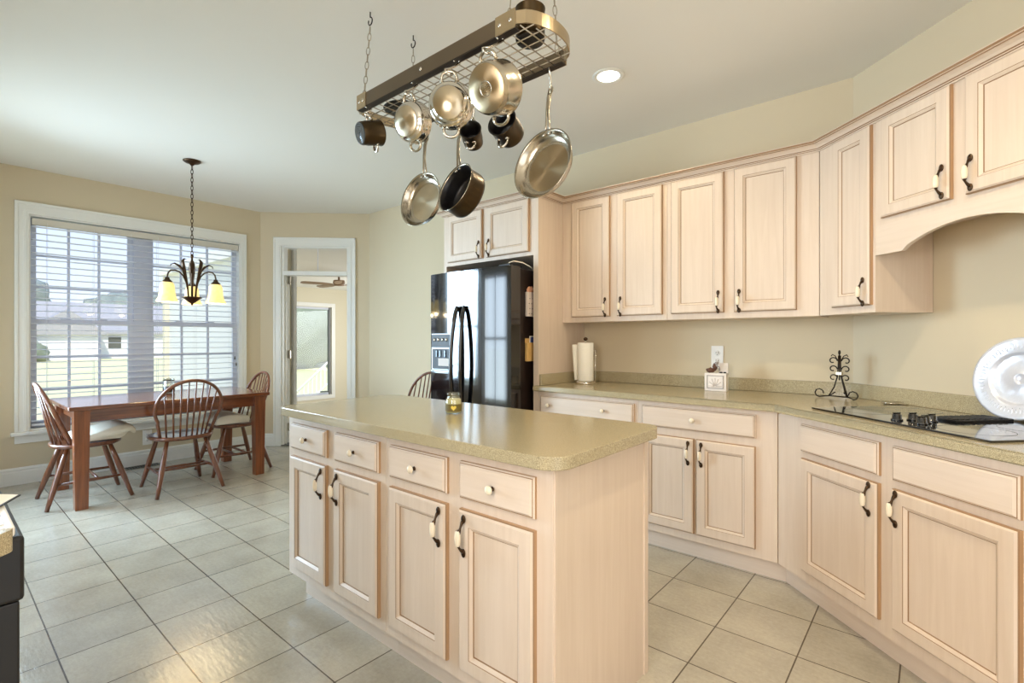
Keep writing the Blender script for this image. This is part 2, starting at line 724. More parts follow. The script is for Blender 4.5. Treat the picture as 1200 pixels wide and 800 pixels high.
bm_ = MB()
floor_poly = [(-5.96, 0.34), (-5.07, -0.52), (-1.2, -0.52), (0.1, -1.9), (1.7, -1.9), (1.7, 1.515), (-0.342, 3.385), (-5.07, 3.385), (-5.96, 2.52)]
bm_.poly_prism(floor_poly, -0.12, 0, FLOOR)
structure(bm_.build('floor'))
bm_ = MB()
bm_.poly_prism([(-6.15, 0.2), (-5.1, -0.8), (-1.0, -0.8), (0.1, -2.1), (1.9, -2.1), (1.9, 1.6), (-0.3, 3.6), (-4.95, 3.6), (-5.3, 3.4), (-6.15, 2.6)], CEILZ, CEILZ + 0.15, CEIL)
structure(bm_.build('ceiling'))


def wall(name, p0, p1, z0=0.0, z1=CEILZ, t=0.12, holes=(), m=None):
    """wall from p0 to p1 (2-D), the room on its left side; holes = (s0, s1, z0, z1) along it"""
    m = m or WALL
    p0, p1 = Vector(p0), Vector(p1)
    d = (p1 - p0)
    L = d.length
    a = math.atan2(d.y, d.x)
    b = MB()
    cuts = sorted({0.0, L} | {h[0] for h in holes} | {h[1] for h in holes})
    for x0, x1 in zip(cuts[:-1], cuts[1:]):
        hs = [h for h in holes if h[0] <= x0 + 1e-6 and h[1] >= x1 - 1e-6]
        if not hs:
            b.box(x0, x1, -t, 0, z0, z1, m)
        else:
            h = hs[0]
            if h[2] > z0:
                b.box(x0, x1, -t, 0, z0, h[2], m)
            if h[3] < z1:
                b.box(x0, x1, -t, 0, h[3], z1, m)
    o = b.build(name, loc=(p0.x, p0.y, 0), rot=(0, 0, a))
    return structure(o)


# room lies to the left of p0 -> p1
wall('wall_back', (-0.342, YB), (-5.07, YB))
DL = Vector((0.89, 0.865)).length
wall('wall_nook', (-5.07, YB), (-5.96, 2.52), holes=((DL - 1.008, DL - 0.238, 0, 2.326),))
wall('wall_window', (-5.96, 2.52), (-5.96, 0.34), holes=((2.52 - 2.30, 2.52 - 0.58, 0.447, 2.32),))
wall('wall_bay', (-5.96, 0.34), (-5.07, -0.52), holes=((0.15, 1.09, 0.55, 2.32),))
wall('wall_front', (-5.07, -0.52), (-1.2, -0.52), holes=((0.12, 0.88, 0.3, 2.2),))
wall('wall_sink', (-1.2, -0.52), (0.1, -1.9), holes=((0.3, 1.6, 1.05, 2.25),))
wall('wall_rear', (0.1, -1.9), (1.7, -1.9))
wall('wall_side', (1.7, -1.9), (1.7, 1.515), holes=((0.5, 2.5, 0, 2.4),))
wall('wall_right', (1.7, 1.515), (-0.342, YB))


def baseboard(name, p0, p1, inset=0.0):
    p0, p1 = Vector(p0), Vector(p1)
    d = p1 - p0
    b = MB()
    prof = [(0, 0), (0.016, 0), (0.016, 0.105), (0.011, 0.118), (0.013, 0.128), (0.006, 0.142), (0, 0.145)]
    b.prism([(0, y, z) for y, z in prof], [(d.length, y, z) for y, z in prof], TRIM)
    return structure(b.build(name, loc=(p0.x, p0.y, 0), rot=(0, 0, math.atan2(d.y, d.x))))


e = Vector((0.717, 0.697))
baseboard('baseboard_window', (-5.96, 2.52), (-5.96, 0.34))
baseboard('baseboard_nook_left', (-5.96 + e.x * 0.150, 2.52 + e.y * 0.150), (-5.96, 2.52))
baseboard('baseboard_nook_right', (-5.07, YB), (-5.96 + e.x * 1.09, 2.52 + e.y * 1.09))
baseboard('baseboard_back', (-3.10, YB), (-5.07, YB))
baseboard('baseboard_bay', (-5.96, 0.34), (-5.07, -0.52))

# ---- dining window
win = bpy.data.objects.new('window_1', None)
C.objects.link(win)
win.location = (-5.96, 0, 0)
structure(win)
WY0, WY1, WZ0, WZ1 = 0.58, 2.30, 0.447, 2.32


def frame_of(b, x0, x1, y0, y1, z0, z1, w, m, wb=None):
    """rectangular frame in the y-z plane, x0..x1 thick"""
    wb = w if wb is None else wb
    b.box(x0, x1, y0, y0 + w, z0, z1, m)
    b.box(x0, x1, y1 - w, y1, z0, z1, m)
    b.box(x0, x1, y0 + w, y1 - w, z1 - w, z1, m)
    if wb:
        b.box(x0, x1, y0 + w, y1 - w, z0, z0 + wb, m)


b = MB()
cw = 0.088
for y0, y1, z0, z1 in ((WY0 - cw, WY0, WZ0, WZ1 + cw + 0.015), (WY1, WY1 + cw - 0.03, WZ0, WZ1 + cw + 0.015), (WY0, WY1, WZ1, WZ1 + cw + 0.015)):
    b.box(0.001, 0.018, y0, y1, z0, z1, TRIM)
b.box(0.018, 0.026, WY0 - cw, WY0 - cw + 0.024, WZ0, WZ1 + cw - 0.008, TRIM, 0.004)
b.box(0.018, 0.026, WY1 + cw - 0.054, WY1 + cw - 0.03, WZ0, WZ1 + cw - 0.008, TRIM, 0.004)
b.box(0.018, 0.026, WY0 - cw, WY1 + cw - 0.03, WZ1 + cw - 0.01, WZ1 + cw + 0.015, TRIM, 0.004)
b.box(0.018, 0.022, WY0 - 0.035, WY0 - 0.012, WZ0, WZ1 + 0.02, TRIM, 0.0015)
b.box(0.018, 0.022, WY1 + 0.012, WY1 + 0.03, WZ0, WZ1 + 0.02, TRIM, 0.0015)
b.box(0.018, 0.022, WY0 - 0.03, WY1 + 0.03, WZ1 + 0.015, WZ1 + 0.04, TRIM, 0.0015)
b.build('window_frame', win)
b = MB()
b.box(0.001, 0.055, WY0 - cw - 0.025, WY1 + cw, WZ0 - 0.030, WZ0, TRIM, 0.008)
b.box(0.001, 0.016, WY0 - cw, WY1 + cw - 0.03, WZ0 - 0.100, WZ0 - 0.030, TRIM, 0.003)
b.build('window_sill', win)
b = MB()
b.box(-0.119, 0.0005, WY0 + 0.0005, WY0 + 0.012, WZ0 + 0.0005, WZ1 - 0.0005, TRIM)
b.box(-0.119, 0.0005, WY1 - 0.012, WY1 - 0.0005, WZ0 + 0.0005, WZ1 - 0.0005, TRIM)
b.box(-0.119, 0.0005, WY0 + 0.012, WY1 - 0.012, WZ1 - 0.012, WZ1 - 0.0005, TRIM)
b.box(-0.119, 0.0005, WY0 + 0.012, WY1 - 0.012, WZ0 + 0.0005, WZ0 + 0.016, TRIM)
b.box(-0.13, -0.06, 1.335, 1.455, WZ0, WZ1, SASH)
b.build('mullion', win)
for y0, y1 in ((WY0 + 0.012, 1.335), (1.455, WY1 - 0.012)):
    for z0, z1, x in ((1.385, WZ1 - 0.012, -0.115), (WZ0 + 0.017, 1.415, -0.09)):
        b = MB()
        frame_of(b, x, x + 0.028, y0, y1, z0, z1, 0.045, SASH, 0.035 if z0 > 1 else 0.06)
        iy0, iy1, iz0, iz1 = y0 + 0.045, y1 - 0.045, z0 + 0.035, z1 - 0.045
        for k in (1, 2):
            yy = iy0 + (iy1 - iy0) * k / 3
            b.box(x + 0.006, x + 0.022, yy - 0.010, yy + 0.010, iz0, iz1, SASH)
            zz = iz0 + (iz1 - iz0) * k / 3
            b.box(x + 0.0065, x + 0.0215, iy0, iy1, zz - 0.010, zz + 0.010, SASH)
        if z0 < 1:
            for k in (0.3, 0.7):
                yy = iy0 + (iy1 - iy0) * k
                b.box(x + 0.0, x + 0.03, yy - 0.035, yy + 0.035, z1, z1 + 0.012, SASH, 0.004)
        s_ = b.build('sash', win)
        b = MB()
        b.box(x + 0.012, x + 0.016, iy0, iy1, iz0, iz1, PANE)
        b.build('pane', s_)

# ---- blind
bl = thing('window_blind', 'white wide-slat blind filling the dining window behind the table', 'blind', (-5.96, 0, 0))
b = MB()
b.box(-0.045, -0.004, WY0 + 0.020, WY1 - 0.020, WZ1 - 0.085, WZ1 - 0.026, plain('valance', srgb(214, 208, 194), 0.5), 0.003)
b.build('headrail', bl)
b = MB()
zz = WZ1 - 0.10
k = 0
while zz > WZ0 + 0.07:
    a = 0.03
    c, s_ = math.cos(a) * 0.030, math.sin(a) * 0.030
    x = -0.022
    pts = [(x - c, zz - s_ - 0.0012), (x, zz + 0.003), (x + c, zz + s_ - 0.0012), (x + c, zz + s_ + 0.0015), (x, zz + 0.0058), (x - c, zz - s_ + 0.0015)]
    b.prism([(p[0], WY0 + 0.02, p[1]) for p in pts], [(p[0], WY1 - 0.02, p[1]) for p in pts], BLIND)
    zz -= 0.0565
    k += 1
b.build('slat_panel', bl)
b = MB()
b.box(-0.045, 0.0, WY0 + 0.02, WY1 - 0.02, WZ0 + 0.036, WZ0 + 0.056, BLIND, 0.004)
b.build('bottom_rail', bl)
b = MB()
for yy in (0.70, 1.02, 1.30, 1.52, 1.86, 2.20):
    for x in (-0.05, 0.007):
        b.tube([(x, yy, WZ1 - 0.06), (x, yy, WZ0 + 0.05)], 0.0012, BLIND, 5)
b.build('ladder_cord', bl)
b = MB()
b.tube([(0.012, 2.235, WZ1 - 0.08), (0.014, 2.237, 1.05)], 0.0018, BLIND, 5)
b.tube([(0.012, 2.25, WZ1 - 0.08), (0.014, 2.252, 0.98)], 0.0018, BLIND, 5)
b.lathe([(0, 0), (0.007, 0.004), (0.008, 0.02), (0.003, 0.04), (0, 0.042)], VENT, 8, origin=(0.014, 2.237, 1.01))
b.lathe([(0, 0), (0.007, 0.004), (0.008, 0.02), (0.003, 0.04), (0, 0.042)], VENT, 8, origin=(0.014, 2.252, 0.94))
b.build('pull_cord', bl)

# ---- door with transom in the angled nook wall (local x along the wall from the window corner)
dr = bpy.data.objects.new('door_1', None)
C.objects.link(dr)
dr.location = (-5.96, 2.52, 0)
dr.rotation_euler = (0, 0, math.atan2(0.865, 0.89))
structure(dr)
b = MB()
# local y: room is at -y
for x0, x1, z0, z1 in ((0.152, 0.238, 0, 2.424), (1.008, 1.087, 0, 2.424), (0.238, 1.008, 2.326, 2.424)):
    b.box(x0, x1, -0.018, -0.001, z0, z1, TRIM)
b.box(0.152, 0.172, -0.026, -0.018, 0, 2.424, TRIM, 0.003)
b.box(1.067, 1.087, -0.026, -0.018, 0, 2.424, TRIM, 0.003)
b.box(0.152, 1.087, -0.026, -0.018, 2.40, 2.424, TRIM, 0.003)
b.box(0.208, 0.225, -0.022, -0.018, 0, 2.34, TRIM, 0.0015)
b.box(1.021, 1.038, -0.022, -0.018, 0, 2.34, TRIM, 0.0015)
b.build('door_casing', dr)
b = MB()
b.box(0.238, 0.262, 0.0, 0.12, 0, 2.326, TRIM)
b.box(0.984, 1.008, 0.0, 0.12, 0, 2.326, TRIM)
b.box(0.262, 0.984, 0.0, 0.12, 2.306, 2.326, TRIM)
b.box(0.262, 0.984, -0.005, 0.12, 1.985, 2.035, TRIM, 0.004)
b.box(0.262, 0.275, 0.05, 0.065, 0, 1.985, TRIM)
b.build('door_jamb', dr)
b = MB()
b.box(0.262, 0.984, 0.06, 0.065, 2.035, 2.306, PANE)
b.box(0.632, 0.637, 0.055, 0.06, 2.035, 2.306, SASH)
b.build('transom_pane', dr)
b = MB()
b.box(0.0, 0.68, 0.0, 0.042, 0.012, 1.98, TRIM)
for z0, z1 in ((0.2, 0.95), (1.05, 1.82)):
    b.panel_rings(0.12, 0.56, z0, z1, [(0, -0.001), (0.01, 0.006), (0.03, 0.006), (0.05, -0.001)], [TRIM] * 4, back=False)
leaf = b.build('door_leaf', dr, loc=(0.285, 0.125, 0), rot=(0, 0, math.radians(111.5)))
b = MB()
for z in (0.2, 1.06, 1.96 - 0.02):
    b.box(0.262, 0.300, 0.105, 0.120, z - 0.045, z + 0.045, CHROME, 0.002)
    b.tube([(0.281, 0.122, z - 0.05), (0.281, 0.122, z + 0.05)], 0.007, CHROME, 8)
b.build('hinge', dr)
b = MB()
b.box(0.238, 1.008, -0.02, 0.14, 0.0005, 0.012, VENT, 0.003)
b.build('threshold', dr)

# ---- windows outside the picture whose daylight lights the room
for nm, p0, p1, hole in (('window_2', (-5.96, 0.34), (-5.07, -0.52), (0.15, 1.09, 0.55, 2.32)), ('window_3', (-1.2, -0.52), (0.1, -1.9), (0.3, 1.6, 1.05, 2.25)), ('window_5', (-5.07, -0.52), (-1.2, -0.52), (0.12, 0.88, 0.3, 2.2))):
    w = bpy.data.objects.new(nm, None)
    C.objects.link(w)
    w.location = (p0[0], p0[1], 0)
    w.rotation_euler = (0, 0, math.atan2(p1[1] - p0[1], p1[0] - p0[0]))
    structure(w)
    b = MB()
    s0, s1, z0, z1 = hole
    for x0, x1, a0, a1 in ((s0 - 0.08, s0, z0 - 0.08, z1 + 0.08), (s1, s1 + 0.08, z0 - 0.08, z1 + 0.08), (s0, s1, z1, z1 + 0.08), (s0, s1, z0 - 0.08, z0)):
        b.box(x0, x1, 0.001, 0.02, a0, a1, TRIM)
    zm = (z0 + z1) / 2
    b.box(s0, s1, -0.05, -0.02, zm - 0.02, zm + 0.02, SASH)
    b.box((s0 + s1) / 2 - 0.02, (s0 + s1) / 2 + 0.02, -0.05, -0.021, z0, z1, SASH)
    b.build('window_frame', w)

# ------------------------------------------------------------------ sunroom behind the door and the yard
b = MB()
b.box(-11.47, -11.35, 3.0, 5.45, -0.6, 2.6, SUNWALL)
b.box(-11.47, -11.35, 6.5, 8.1, -0.6, 2.6, SUNWALL)
b.box(-11.47, -11.35, 5.45, 6.5, -0.6, -0.12, SUNWALL)
b.box(-11.47, -11.35, 5.45, 6.5, 2.02, 2.6, SUNWALL)
structure(b.build('wall_sunroom_west'))
b = MB()
b.box(-11.35, -6.38, 3.121, 3.15, -0.6, 2.6, SUNWALL)
b.box(-11.47, -6.3, 3.08, 3.12, -0.6, 2.7, SIDING)
structure(b.build('wall_sunroom_south'))
b = MB()
b.prism([(-6.38, 3.08, -0.6), (-6.38, 3.10, -0.6), (-5.95, 2.66, -0.6), (-6.05, 2.56, -0.6)], [(-6.38, 3.08, 2.6), (-6.38, 3.10, 2.6), (-5.95, 2.66, 2.6), (-6.05, 2.56, 2.6)], SUNWALL)
structure(b.build('wall_sunroom_link'))
b = MB()
b.box(-11.47, -3.8, 7.9, 8.02, -0.6, 2.6, SUNWALL)
structure(b.build('wall_sunroom_north'))
b = MB()
b.box(-3.92, -3.8, 3.52, 7.9, -0.6, 2.6, SUNWALL)
structure(b.build('wall_sunroom_east'))
b = MB()
b.poly_prism([(-11.6, 2.95), (-6.25, 2.95), (-5.3, 3.42), (-4.9, 3.62), (-3.8, 3.62), (-3.8, 8.1), (-11.6, 8.1)], 2.47, 2.6, CEIL)
structure(b.build('ceiling_sunroom'))
b = MB()
b.poly_prism([(-11.35, 3.24), (-6.4, 3.24), (-5.9, 2.75), (-5.15, 3.46), (-3.92, 3.52), (-3.92, 7.9), (-11.35, 7.9)], -0.42, -0.36, FLOOR)
structure(b.build('floor_sunroom'))
w = bpy.data.objects.new('window_4', None)
C.objects.link(w)
w.location = (-11.35, 0, 0)
structure(w)
b = MB()
frame_of(b, 0.001, 0.02, 5.36, 6.59, -0.21, 2.12, 0.09, TRIM)
frame_of(b, -0.08, -0.03, 5.45, 6.5, -0.12, 2.02, 0.05, SASH)
b.box(-0.08, -0.02, 6.44, 6.47, -0.12, 2.02, VENT)
b.box(0.0, 0.05, 6.2, 6.42, -0.05, -0.02, VENT, 0.004)
b.build('window_frame', w)
b = MB()
b.box(-0.06, -0.055, 5.5, 6.45, -0.07, 1.97, PANE)
b.build('pane', w)

fan = thing('ceiling_fan', 'brown bladed ceiling fan seen through the open doorway', 'ceiling fan', (-8.55, 5.05, 0))
b = MB()
b.lathe([(0, 2.47), (0.07, 2.468), (0.06, 2.43), (0.02, 2.42), (0.02, 2.36), (0.10, 2.35), (0.11, 2.30), (0.09, 2.25), (0, 2.24)], FANW, 20)
b.build('motor', fan)
for k in range(5):
    a = k * 2 * PI / 5 + 0.7
    b = MB()
    M = Matrix.Rotation(a, 4, 'Z') @ Matrix.Translation((0, 0, 2.27)) @ Matrix.Rotation(0.2, 4, 'X')
    pts = [(0.12, -0.03), (0.3, -0.065), (0.62, -0.07), (0.68, -0.04), (0.68, 0.04), (0.62, 0.07), (0.3, 0.065), (0.12, 0.03)]
    b.prism([M @ Vector((x, y, 0.004)) for x, y in pts], [M @ Vector((x, y, -0.004)) for x, y in pts], FANW)
    b.build('blade', fan)

rl = thing('porch_railing', 'white sloping stair railing outside the sunroom window', 'railing', (-15.5, 0, 0))
b = MB()
b.tube([(0, 7.5, -0.58), (0, 9.7, 1.27)], 0.035, TRIM, 6)
b.tube([(0, 7.5, -1.25), (0, 9.7, 0.52)], 0.03, TRIM, 6)
b.build('handrail', rl)
for k in range(14):
    y = 7.62 + k * 0.145
    z = -0.58 + (y - 7.5) * 0.84
    b = MB()
    b.box(-0.015, 0.015, y - 0.015, y + 0.015, z - 0.66, z, TRIM)
    b.build('baluster', rl)
b = MB()
b.box(-0.06, 0.06, 7.38, 7.5, -1.4, -0.4, TRIM)
b.build('newel_post', rl)

# yard
b = MB()
b.box(-160, -5.0, -70, 110, -0.75, -0.65, LAWN)
structure(b.build('ground'))


def gable(b, x0, x1, y0, y1, z0, z1, zr, wm, rm, axis='y'):
    b.box(x0, x1, y0, y1, z0, z1, wm)
    o = 0.5
    if axis == 'y':
        xm = (x0 + x1) / 2
        pr = [(x0 - o, z1 - 0.1), (xm, zr), (x1 + o, z1 - 0.1), (x1 + o, z1 - 0.3), (x0 - o, z1 - 0.3)]
        b2 = [(p[0], y0 - o, p[1]) for p in pr]
        c2 = [(p[0], y1 + o, p[1]) for p in pr]
    else:
        ym = (y0 + y1) / 2
        pr = [(y0 - o, z1 - 0.1), (ym, zr), (y1 + o, z1 - 0.1), (y1 + o, z1 - 0.3), (y0 - o, z1 - 0.3)]
        b2 = [(x0 - o, p[0], p[1]) for p in pr]
        c2 = [(x1 + o, p[0], p[1]) for p in pr]
    return b2, c2


hs = thing('neighbor_house', 'white house with grey hip roof beyond the lawn, seen through the blind', 'house', (-66, 9, -0.65))
b = MB()
b.box(-4, 4, -3.6, 8, 0, 2.7, HOUSEW)
b.box(3.9, 6.5, -3.0, 1.5, 0, 2.6, HOUSEW)
b.build('house_wall', hs)
b = MB()
r_, c_ = gable(b, -4, 4, -3.6, 8, 2.69, 2.7, 5.6, HOUSEW, ROOF)
b.prism(r_, c_, ROOF)
r_, c_ = gable(b, 3.9, 6.5, -3.0, 1.5, 2.59, 2.6, 4.6, HOUSEW, ROOF, 'x')
b.prism(r_, c_, ROOF)
b.build('roof', hs)
for y in (3.2, 5.6):
    b = MB()
    b.box(4.0, 4.05, y - 0.5, y + 0.5, 1.0, 2.2, VENT)
    b.build('house_window', hs)


def blob(b, c, r, m, seed, sub=3, amp=0.35):
    rr = bmesh.ops.create_icosphere(b.bm, subdivisions=sub, radius=1)
    for v in rr['verts']:
        d = 1 + amp * noise.noise(v.co * 2.2 + Vector((seed, seed * 1.7, 0))) + amp * 0.6 * noise.noise(v.co * 6 + Vector((0, seed, seed)))
        v.co = Vector((v.co.x * r[0] * d + c[0], v.co.y * r[1] * d + c[1], v.co.z * r[2] * d + c[2]))
    b._fin(list({f for v in rr['verts'] for f in v.link_faces}), m, True)


TREES = [(-84, -8, 9.5, 'broad pale tree far left behind the house roof'), (-92, 6, 11.5, 'tall hazy tree rising above the middle of the house roof'),
         (-84, 20, 9.5, 'grey-green tree at the right end of the house roof'), (-72, 30, 7.5, 'rounded low tree right of the white house'),
         (-92, 38, 10, 'farthest pale tree toward the sunroom corner')]
for k, (x, y, h, lab) in enumerate(TREES):
    t = thing('tree', lab, 'tree', (x, y, -0.65), group='trees beyond the neighbor house')
    b = MB()
    b.tube([(0, 0, 0), (0.1, 0, h * 0.5)], [0.35, 0.2], BARK, 8)
    b.build('trunk', t)
    b = MB()
    for q in range(5):
        blob(b, (random.uniform(-1.5, 1.5), random.uniform(-3.5, 3.5), h * random.uniform(0.5, 0.68)), (2.6, 3.0, h * 0.32), LEAFG, k * 7 + q)
    b.build('crown', t)
for k, (x, y, s_, lab) in enumerate([(-58, 5.6, 1.0, 'round grey-green shrub at the left end of the white house'), (-56, 15.4, 0.55, 'low dark shrub right of the white house'), (-56, 17.2, 0.5, 'smallest shrub in the lawn right of the white house')]):
    b = MB()
    blob(b, (0, 0, s_ * 0.8), (s_, s_ * 1.3, s_), LEAFLT if k == 0 else LEAFG, k + 50)
    tag(b.build('shrub', loc=(x, y, -0.65)), lab, 'shrub', 'shrubs on the lawn')
b = MB()
for k in range(3):
    blob(b, (-32 - k * 2, 15.5 + 4 * k, 2.6 + k * 0.4), (3, 3.6, 3.4), LEAFLT, 80 + k)
t = b.build('garden_tree', loc=(0, 0, 0))
tag(t, 'pale bushy tree outside the sunroom window above the railing', 'tree')

# ------------------------------------------------------------------ cabinets
def door_mesh(w, h):
    """raised frame with recessed flat panel; front looks to -y, 20 mm thick, origin at lower left of its back"""
    b = MB()
    t = -0.021
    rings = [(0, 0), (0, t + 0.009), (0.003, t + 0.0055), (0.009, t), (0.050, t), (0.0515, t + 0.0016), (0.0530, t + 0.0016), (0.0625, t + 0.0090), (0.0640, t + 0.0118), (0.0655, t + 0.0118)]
    ms = [WOOD, EDGE, DKLINE, WOOD, WOOD, DKLINE, WOOD, WOOD, DKLINE, DKLINE]
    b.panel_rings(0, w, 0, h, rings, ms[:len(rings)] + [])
    # centre panel back to plain wood
    b.bm.faces.ensure_lookup_table()
    b.bm.faces[-1].material_index = b.mi(WOOD)
    return b


def drawer_mesh(w, h):
    b = MB()
    t = -0.021
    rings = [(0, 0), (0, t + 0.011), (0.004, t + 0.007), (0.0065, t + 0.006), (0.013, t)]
    b.panel_rings(0, w, 0, h, rings, [WOODX, EDGE, WOODX, DKLINE, WOODX])
    b.bm.faces.ensure_lookup_table()
    b.bm.faces[-1].material_index = b.mi(WOODX)
    return b


def pull_mesh():
    b = MB()
    path = []
    for k in range(25):
        t = -1 + 2 * k / 24
        z = 0.050 * t
        y = -0.003 - 0.026 * (math.cos(t * PI / 2)) ** 0.7 if abs(t) < 0.999 else -0.004
        x = 0.004 * math.sin(t * PI)
        path.append((x, y, z))
    rad = [0.0050 + 0.0012 * math.cos(2 * PI * k / 24 * 3) for k in range(25)]
    b.tube(path, rad, BRONZE, 8)
    for s_ in (-1, 1):
        b.ellipsoid((0, -0.003, s_ * 0.055), 0.0100, 0.0045, 0.0145, BRONZE, 12, 8)
        b.ellipsoid((0.002 * s_, -0.0235, s_ * 0.0245), 0.0075, 0.0065, 0.004, BRONZE, 10, 6)
    b.lathe([(0.006, -0.025), (0.0088, -0.021), (0.0102, -0.008), (0.0106, 0), (0.0102, 0.008), (0.0088, 0.021), (0.006, 0.025)], CERAMIC, 14, origin=(0, -0.028, 0))
    return b


def knob_mesh():
    b = MB()
    b.lathe([(0, 0), (0.008, -0.001), (0.0075, -0.003), (0.005, -0.006), (0.0055, -0.012), (0.010, -0.014), (0.014, -0.0165), (0.0145, -0.018)], BRONZE, 18, axis='y')
    b.lathe([(0.0145, -0.018), (0.0142, -0.021), (0.011, -0.0255), (0.006, -0.028), (0, -0.0288)], CERAMIC, 18, axis='y')
    return b


PULL = None
KNOB = None


def add_pull(parent, x, z):
    global PULL
    if PULL is None:
        o = pull_mesh().build('handle', parent)
        PULL = o.data
    else:
        o = bpy.data.objects.new('handle', PULL)
        C.objects.link(o)
        o.parent = parent
    o['label'] = 'bronze bow handle with cream ceramic grip'
    o.location = (x, -0.021, z)


def add_knob(parent, x, z):
    global KNOB
    if KNOB is None:
        o = knob_mesh().build('knob', parent)
        KNOB = o.data
    else:
        o = bpy.data.objects.new('knob', KNOB)
        C.objects.link(o)
        o.parent = parent
    o['label'] = 'round cream knob on bronze base'
    o.location = (x, -0.021, z)


def cab_door(root, x0, x1, z0, z1, hx=None, hz=None):
    d = door_mesh(x1 - x0, z1 - z0).build('door', root, loc=(x0, 0, z0))
    if hx is not None:
        add_pull(d, hx - x0, hz - z0)
    return d


def cab_drawer(root, x0, x1, z0, z1, knobs=()):
    d = drawer_mesh(x1 - x0, z1 - z0).build('drawer', root, loc=(x0, 0, z0))
    for kx in knobs:
        add_knob(d, kx - x0, (z1 - z0) / 2)
    return d


def base_body(root, w, d, top=0.874, toe=0.055, toe_h=0.105, tx0=0.0, tx1=0.0):
    b = MB()
    b.box(0, w, 0.0, d, toe_h, top, WOOD, 0.0012, 1)
    b.build('body', root)
    b = MB()
    b.box(tx0, w, toe, d, 0, toe_h, WOODX)
    if tx1:
        b.box(w, w + tx1, toe, toe + 0.012, 0, toe_h, WOODX)
    b.build('toe_kick', root)


DZ0, DZ1, RZ0, RZ1 = 0.152, 0.682, 0.716, 0.838

# ---- island: two units back to back with the room, drawers and doors facing -Y
IX0, IX1, IY0, IY1 = -2.400, -0.820, 1.151, 1.742
half = (IX1 - IX0) / 2
for k, lab in enumerate(('pale island cabinet nearest the dining side, two drawers over two doors',
                         'pale island cabinet nearest the camera, with the broad wood end panel')):
    r = thing('island_cabinet', lab, 'cabinet', (IX0 + k * half, IY0, 0), group='island cabinets under the island worktop')
    base_body(r, half - 0.001, IY1 - IY0, tx0=0.06 if k == 0 else 0.0)
    xs = [(0.044, 0.367), (0.438, 0.755)] if k == 0 else [(0.037, 0.357), (0.419, 0.731)]
    hxs = (xs[0][1] - 0.030, xs[1][0] + 0.030)
    for (x0, x1), hx in zip(xs, hxs):
        cab_drawer(r, x0, x1, RZ0, RZ1, ((x0 + x1) / 2,))
        cab_door(r, x0, x1, DZ0, DZ1, hx, 0.60)
    if k == 1:
        b = MB()
        b.box(half - 0.001, half + 0.004, 0.004, IY1 - IY0 - 0.028, 0.0, 0.872, WOOD)
        b.box(half - 0.03, half + 0.010, IY1 - IY0 - 0.028, IY1 - IY0 + 0.003, 0.0, 0.872, WOOD, 0.002)
        b.build('end_panel', r)

top = MB()
top.poly_prism(round_rect(-2.432, -0.770, 1.098, 1.792, 0.075, 10), 0.876, 0.914, COUNTER, 0.013, 4, True)
isl = tag(top.build('island_worktop'), 'tan speckled solid-surface worktop with rounded corners on the island', 'worktop')

# ---- back run
r = thing('base_cabinet', 'pale base cabinet beside the fridge panel with a wide two-knob drawer', 'cabinet', (-2.112, 2.786, 0), group='pale base cabinets on the back wall')
base_body(r, 0.755, 0.594)
cab_drawer(r, 0.022, 0.731, RZ0 + 0.01, RZ1 + 0.01, (0.10, 0.525))
for x0, x1, hx in ((0.022, 0.370, 0.340), (0.383, 0.731, 0.413)):
    cab_door(r, x0, x1, DZ0, DZ1, hx, 0.60)
r = thing('base_cabinet', 'pale base cabinet under the decorative box, one knob on its wide drawer, two doors', 'cabinet', (-1.356, 2.786, 0), group='pale base cabinets on the back wall')
base_body(r, 0.757, 0.594, tx1=0.031)
cab_drawer(r, 0.025, 0.658, RZ0 + 0.008, RZ1 + 0.01, (0.335,))
cab_door(r, 0.025, 0.338, DZ0, DZ1, 0.308, 0.60)
cab_door(r, 0.351, 0.656, DZ0, DZ1, 0.381, 0.60)

# ---- angled run under the cooktop
pd = dp(0.2165, 0.610)
r = thing('range_cabinet', 'pale angled base cabinet below the cooktop with two false drawer fronts', 'cabinet', (pd[0], pd[1], 0), -ANG)
b = MB()
b.poly_prism([(-0.004, 0), (1.13, 0), (1.13, 0.606), (0.30, 0.606), (-0.003, 0.05)], 0.105, 0.874, WOOD)
b.build('body', r)
b = MB()
b.poly_prism([(-0.020, 0.055), (1.13, 0.055), (1.13, 0.60), (0.30, 0.60)], 0, 0.105, WOODX)
b.build('toe_kick', r)
cab_drawer(r, 0.173, 0.601, RZ0 - 0.004, RZ1 + 0.003)
cab_drawer(r, 0.661, 1.079, RZ0 - 0.004, RZ1 + 0.003)
cab_door(r, 0.178, 0.601, DZ0 + 0.006, DZ1, 0.566, 0.612)
cab_door(r, 0.661, 1.079, DZ0 + 0.006, DZ1, 0.684, 0.612)
pe = dp(0.2165 + 1.132, 0.610)
r = thing('base_cabinet', 'pale base cabinet at the right end of the angled run', 'cabinet', (pe[0], pe[1], 0), -ANG)
base_body(r, 0.45, 0.606)
cab_drawer(r, 0.03, 0.42, RZ0, RZ1, (0.225,))
cab_door(r, 0.03, 0.42, DZ0, DZ1, 0.06, 0.60)

